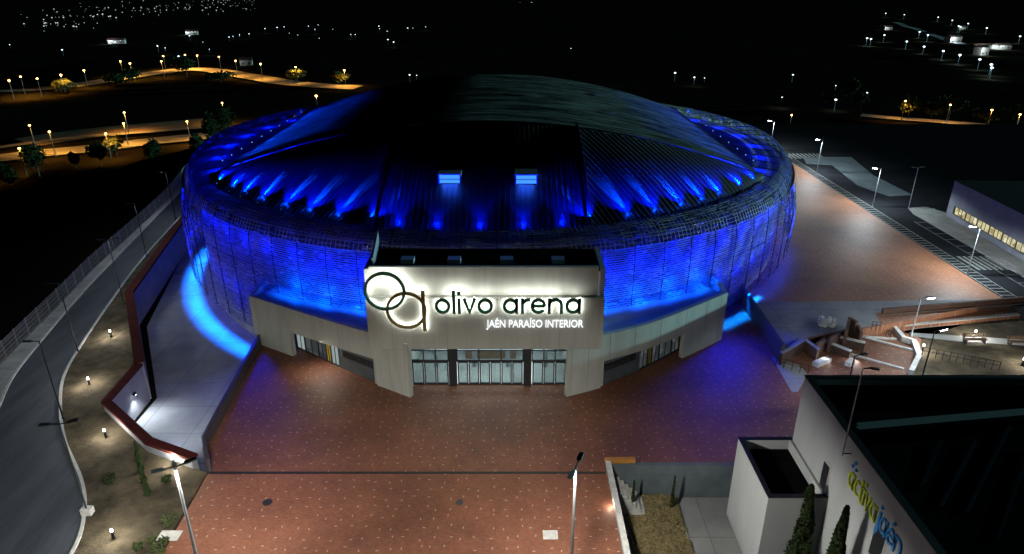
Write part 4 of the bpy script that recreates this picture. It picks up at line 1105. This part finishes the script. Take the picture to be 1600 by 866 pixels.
# cypresses by the lettered wall
for i,(u,v,h,w_,l) in enumerate([(1268,775,6.6,1.0,'dark slender cypress before the annex corner, the left one of the tall pair'),(1326,800,4.6,.75,'dark slender cypress under the lime letters, the right one of the tall pair'),(1240,845,3.2,.45,'short dark cypress low at the bottom edge beside the tall one')]):
    p = GX(u,v,18.6+.3*i); 
    zt_ = p.z; tree('cypress', l, 18.9 if i < 2 else 17.4, (GX(u,v-15,18.9)).y, -3, max(3, zt_+3.2) if i < 2 else 5.2, w_, M['leaf'], 5200, .14, group='cypresses', seed=20+i, cone=True)
for i,(u,v,l) in enumerate([(986,800,'thin young cypress at the left corner of the planting bed'),(1048,793,'thin young cypress at the right corner of the planting bed')]):
    p = gz(u,v,-3); tree('cypress', l, p[0], p[1]-.2, -3, 3.2, .16, M['leaf'], 500, .08, group='cypresses', seed=30+i, cone=True)
# garden shrubs on the left
for i,(u,v,h,w_,l) in enumerate([(219,722,2.0,.24,'narrow young conifer in the left garden, farthest of its row'),(222,738,1.7,.24,'narrow young conifer in the left garden, second of its row'),(226,757,1.8,.24,'narrow young conifer in the left garden, third of its row'),(232,775,1.5,.26,'narrow young conifer in the left garden, nearest of its row')]):
    p = gz(u,v,0); tree('young_conifer', l, p[0], p[1], 0, h, w_, M['leaf'], 420, .09, group='row of young conifers', seed=40+i, cone=True)
def shrub(u, v, z, r, label, m=M['leaf2'], seed=1, n=260):
    p = gz(u,v,z); rk = random.Random(seed); t = thing('shrub', label, 'shrub', (p[0],p[1],z), group='garden shrubs')
    b = MB(); 
    for k in range(5): a = k*1.26; b.tube((0,0,0),(cos(a)*r*.5,sin(a)*r*.5,r*.8),.02,.01,5)
    b.build('stem', M['bark'], t); b = MB(); foliage(b,(0,0,r*.75),r,r*.75,n,.1,rk); b.build('foliage', m, t)
for i,(u,v,r,l) in enumerate([(173,755,.55,'dark shrub alone in the left garden below the middle bollard'),(268,820,.6,'green shrub beside the plaza edge above the pale slab'),(262,753,.4,'dark small shrub left of the steel mast'),(238,848,.35,'small round shrub at the bottom of the left garden, far left of the cluster'),(217,858,.35,'small shrub lowest at left in the bottom cluster'),(241,860,.3,'small shrub lowest in the middle of the bottom cluster'),(257,850,.35,'small shrub right in the bottom cluster by the plaza edge'),(252,866,.3,'small shrub at the very bottom of the cluster near the plaza')]):
    shrub(u,v,0,r,l,M['leaf'] if i in (0,2) else M['leaf2'],60+i)
# trees along the sodium-lit road
for i,(u,v,h,w_,l) in enumerate([(58,262,11,8,'large round dark tree against the near lit road, leftmost'),(116,250,6,3,'small dark tree on the near lit road, right of the large round one'),(155,247,9,6,'round dark tree against the near lit road, middle of the row'),(180,232,8,6,'olive green tree just behind the middle round tree'),(238,243,9,5,'dark tree against the near lit road, right of the middle pair'),(311,243,9,4.5,'dark upright tree by the road close to the arena screen'),(333,222,15,6,'tall dark tree just left of the arena top'),(352,215,16,8,'broad tall dark tree beside the arena top left'),(12,280,8,6,'dark tree at the left edge below the near lit road')]):
    p = G(u,v,-22); tree('broadleaf_tree', l, p.x, p.y, tz(p.x,p.y)-.2, h, w_*.62, M['leaf2'] if i in (3,5) else M['leaf'], 1500, .5, group='trees along the near lit road', seed=80+i)
for i,(u,v,h,w_,l) in enumerate([(203,123,10,9,'dark clump tree below the far lit road, left one'),(292,112,14,10,'tall dark tree crossing the far lit road'),(180,128,8,8,'low dark tree left of the far road clump'),(345,122,8,12,'wide dark tree below the bend of the far road'),(462,124,9,8,'small olive tree on the far road near the orange lamp'),(530,128,9,8,'small olive tree at the right end of the far road'),(100,138,8,8,'low dark tree at the left part of the far road')]):
    p = G(u,v+4,-24); tree('broadleaf_tree', l, p.x, p.y, tz(p.x,p.y)-.2, h, w_, M['leaf2'] if i > 3 else M['leaf'], 700, 1.0, group='trees along the far lit road', seed=100+i)
for i,(u,v,h,w_,l) in enumerate([(1418,185,12,7,'dim tree behind the first lamp of the right hand road'),(1482,187,12,9,'green lit tree left of the middle of the right hand road'),(1540,193,9,9,'bright green lit tree by the right hand road'),(1455,184,9,7,'dark tree between the lit trees of the right hand road'),(1590,198,11,9,'dark tree at the right edge behind the right hand road'),(1305,163,7,10,'greenish tree in the dark beyond the car park, left one'),(1345,166,9,8,'greenish tree in the dark beyond the car park, right one'),(1330,152,12,6,'pale tall tree in the dark beyond the car park')]):
    p = G(u,v,-24); tree('broadleaf_tree', l, p.x, p.y, tz(p.x,p.y)-.2, h, w_*.8, M['leaf2'], 700, .8, group='trees beyond the car park', seed=120+i)

# ------------------------------------------------------------------ far roads and their lamps
def road3(name, pts, w_, m, z=None, dz=.9):
    P = catmull([Vector((*gz(u,v,-24.5),0)) for u,v in pts], 8); b = MB(); L = []
    for i, p in enumerate(P):
        a = P[max(i-1,0)]; c = P[min(i+1,len(P)-1)]; t_ = (c-a).normalized(); q_ = Vector((-t_.y,t_.x,0))*w_/2
        for s in (-1,1): pp_ = p+q_*s; L.append((pp_.x,pp_.y,max(tz(pp_.x,pp_.y), tz(p.x,p.y))+dz))
    b.add(L, [(2*i,2*i+1,2*i+3,2*i+2) for i in range(len(P)-1)])
    return tag(b.build(name, m), None, None, kind='structure')
M['farroad'] = mat('far_asphalt', (.42,.4,.34), .8, c2=(.1,.1,.09), scale=.12, stretch=(.3,4,1))
M['bank'] = mat('earth_bank', (.26,.19,.11), .95, c2=(.1,.08,.05), scale=.06, detail=9)
road3('near_highway', [(-60,255),(0,247),(70,240),(150,233),(230,224),(300,217),(345,212)], 14, M['farroad'])
road3('service_road', [(-60,238),(0,230),(100,218),(200,211),(300,203),(340,198)], 5, M['farroad'], dz=1.1)
road3('far_highway', [(-60,144),(20,141),(80,137),(150,128),(200,121),(250,114),(300,109),(345,111),(400,121),(450,131),(500,136),(560,138)], 17, M['farroad'])
road3('bank', [(40,222),(100,213),(180,205),(260,198),(330,191)], 24, M['bank'], dz=.7)
road3('right_road', [(1345,181),(1400,186),(1450,190),(1520,196),(1600,204),(1680,212)], 8, M['farroad'])
index(); LR = random.Random(9)
def far_proto(name, label, cat, h, lens, hs, group):
    t = thing(name, label, cat, (0,0,-500), group=group)
    MB().tube((0,0,0),(0,0,h),.14,.1,5).build('pole', M['metal'], t)
    MB().ball((0,0,h),hs,8,5,.6).build('lamp_head', M[lens], t)
    return t
def far_lamps(name, group, pts, h, lens, hs, e, col, labels, zl=-24.5, every=1, svar=None):
    for i, (u, v) in enumerate(pts):
        p = G(u, v, zl+h); z = tz(p.x, p.y)
        lab = labels(i, len(pts)) if callable(labels) else labels
        if i == 0: root = far_proto(name, lab, 'street lamp', h, lens, hs, group); root.location = (p.x,p.y,p.z-h); index(); t = root
        else: sc_ = LR.choice(svar) if svar else 1; t = dup(root, (p.x,p.y,p.z-h*sc_), 0, lab, group, scale=(sc_,)*3)
        if e and i % every == 0: lamp('SPOT','lamp_light', e, col, (p.x,p.y,p.z-.6), None, aim=(p.x,p.y,p.z-9), spot_size=R(158), spot_blend=.7, shadow_soft_size=.3)
ORD = ['first','second','third','fourth','fifth','sixth','seventh','eighth','ninth','tenth','eleventh','twelfth','thirteenth','fourteenth','fifteenth','sixteenth','seventeenth','eighteenth','nineteenth','twentieth']
SOD = (1,.5,.13)
far_lamps('highway_lamp','sodium lamps along the near lit road',[(30,232),(46,196),(77,206),(165,209),(194,176),(193,193),(292,190),(347,161)], 9,'lens_sodium',.42,15000,(1,.43,.06), lambda i,n: f'orange road lamp along the near lit road, {ORD[i]} from the left')
far_lamps('highway_lamp','sodium lamps along the far lit road',[(14,126),(32,120),(58,123),(95,117),(131,110),(188,96),(203,99),(252,96),(255,88),(289,86),(308,87),(342,89),(368,95),(407,100),(462,105),(494,150),(538,110)], 10,'lens_sodium',.6,23000,(1,.43,.06), lambda i,n: f'orange road lamp along the far lit road, {ORD[i]} from the left')
far_lamps('highway_lamp','sodium lamps along the right hand road',[(1415,158),(1485,164),(1550,172),(1594,179)], 9,'lens_sodium',.45,9000,(1,.42,.08), lambda i,n: f'orange lamp behind the right hand road, {ORD[i]} from the left')
far_lamps('highway_lamp','scattered orange lamps below the right hand road',[(1237,180),(1442,213),(1490,211),(1540,224),(1586,222)], 8,'lens_sodium',.38,1500,(1,.5,.2), lambda i,n: f'small orange lamp in the dark ground below the right hand road, {ORD[i]} from the left')
far_lamps('hillside_lamp','white lamps of the hillside estate on the right',[(1384,21),(1413,23),(1488,32),(1513,37),(1501,42),(1542,44),(1594,57),(1382,55),(1417,65),(1444,73),(1437,50),(1450,55),(1474,80),(1500,86),(1531,93),(1549,101),(1550,106),(1466,27),(1498,41),(1355,60),(1361,61)], 7,'lens_far',1.0,9000,(.6,.85,1), lambda i,n: 'tiny bluish white street lamp among the lights of the hillside estate on the right')
rk = random.Random(77)
town = []
for k in range(150):
    u = rk.uniform(60,400)*1.0; v = 22-.05*(u-160)+rk.gauss(0,7) if u > 120 else rk.uniform(20,48); town.append((u, max(1, min(50, v-6))))
for k in range(14): town.append((rk.uniform(30,170), rk.uniform(22,50)))
far_lamps('town_lamp','lamps of the distant town at the top left',town, 6,'lens_town',1.05,0,None,'tiny pale lamp among the scattered lights of the distant town at top left') if 'lens_town' in M else None
M['lens_town'] = emis('town_lens', (.8,.9,.85), 1.1, False)
far_lamps('town_lamp','lamps of the distant town at the top left',town, 6,'lens_town',1.1,0,None,'tiny pale lamp among the scattered lights of the distant town at top left', svar=(.35,.5,.6,.8,1))
mid = [(175,65),(180,66),(188,64),(294,52),(300,50),(305,50),(296,56),(358,58),(364,57),(374,54),(389,53),(317,66),(327,77),(279,88),(246,72),(258,75),(97,78),(15,70),(414,45),(433,43),(444,42),(452,52),(465,55),(482,41),(492,46),(497,39),(520,46),(548,54),(555,54),(499,60),(593,45),(605,49),(606,62),(615,66),(637,44),(645,44),(665,42),(592,41),(640,117),(651,118),(892,76),(1055,114),(1085,121),(1101,122),(1239,117),(1222,152),(1355,145),(1332,200),(1388,237),(812,4),(831,4),(1306,156),(1306,134)]
far_lamps('farmstead_lamp','scattered white lights of farmsteads in the dark plain',mid, 5,'lens_far',.62,900,(.75,.9,1),'small white light of a farmstead in the dark plain behind the arena', every=3, svar=(.5,.7,.9,1.1))
# pale houses of the hillside estate and farmsteads
def house(u, v, w_, d_, h, label, m='render', rz=0.3):
    p = G(u,v,-24); t = thing('house', label, 'house', (p.x,p.y,tz(p.x,p.y)-.2), rz)
    MB().box(-w_/2,w_/2,-d_/2,d_/2,0,h).build('wall', M[m], t)
    b = MB(); b.add([(-w_/2-.4,-d_/2-.4,h),(w_/2+.4,-d_/2-.4,h),(w_/2+.4,d_/2+.4,h),(-w_/2-.4,d_/2+.4,h),(-w_/2-.4,0,h+2),(w_/2+.4,0,h+2)],[(0,1,5,4),(2,3,4,5),(0,4,3),(1,2,5),(3,2,1,0)]); b.build('roof', M['corten'], t)
    for sx in (-.25,.25): MB().box(w_*sx-.7,w_*sx+.7,-d_/2-.05,-d_/2+.02,1,2.6).build('window', M['frame'], t)
for (u,v,w_,h,l,e) in [(1488,66,16,6,'pale block house in the middle of the right hillside estate',6000),(1532,84,9,7,'upright white house at the right of the hillside estate',5000),(1385,46,14,4,'long low pale house at the left of the hillside estate',3500),(1500,45,12,4,'small pale house under the upper lamps of the hillside estate',3500),(1565,75,16,4,'wide pale house near the right edge of the hillside estate',4000),(1537,74,30,3,'long white building at the right of the hillside estate',9000),(183,67,16,4,'lit white farmhouse in the dark plain at the left',4000),(300,53,14,4,'lit white farmhouse left of the far road bend',3500),(385,100,9,4,'small house beside the far lit road near its bend',600),(1463,218,6,2.4,'low pale shed between the orange lamps at the right',350)]:
    house(u,v,w_,8,h,l); p = G(u,v,-24); lamp('POINT','yard_light', e, (.8,.92,1), (p.x-3,p.y-10,tz(p.x,p.y)+5), None, shadow_soft_size=.4)
# estate streets
road3('estate_street', [(1398,35),(1415,41),(1432,46),(1458,54),(1480,63),(1502,70)], 10, M['dimwall'], dz=.4)
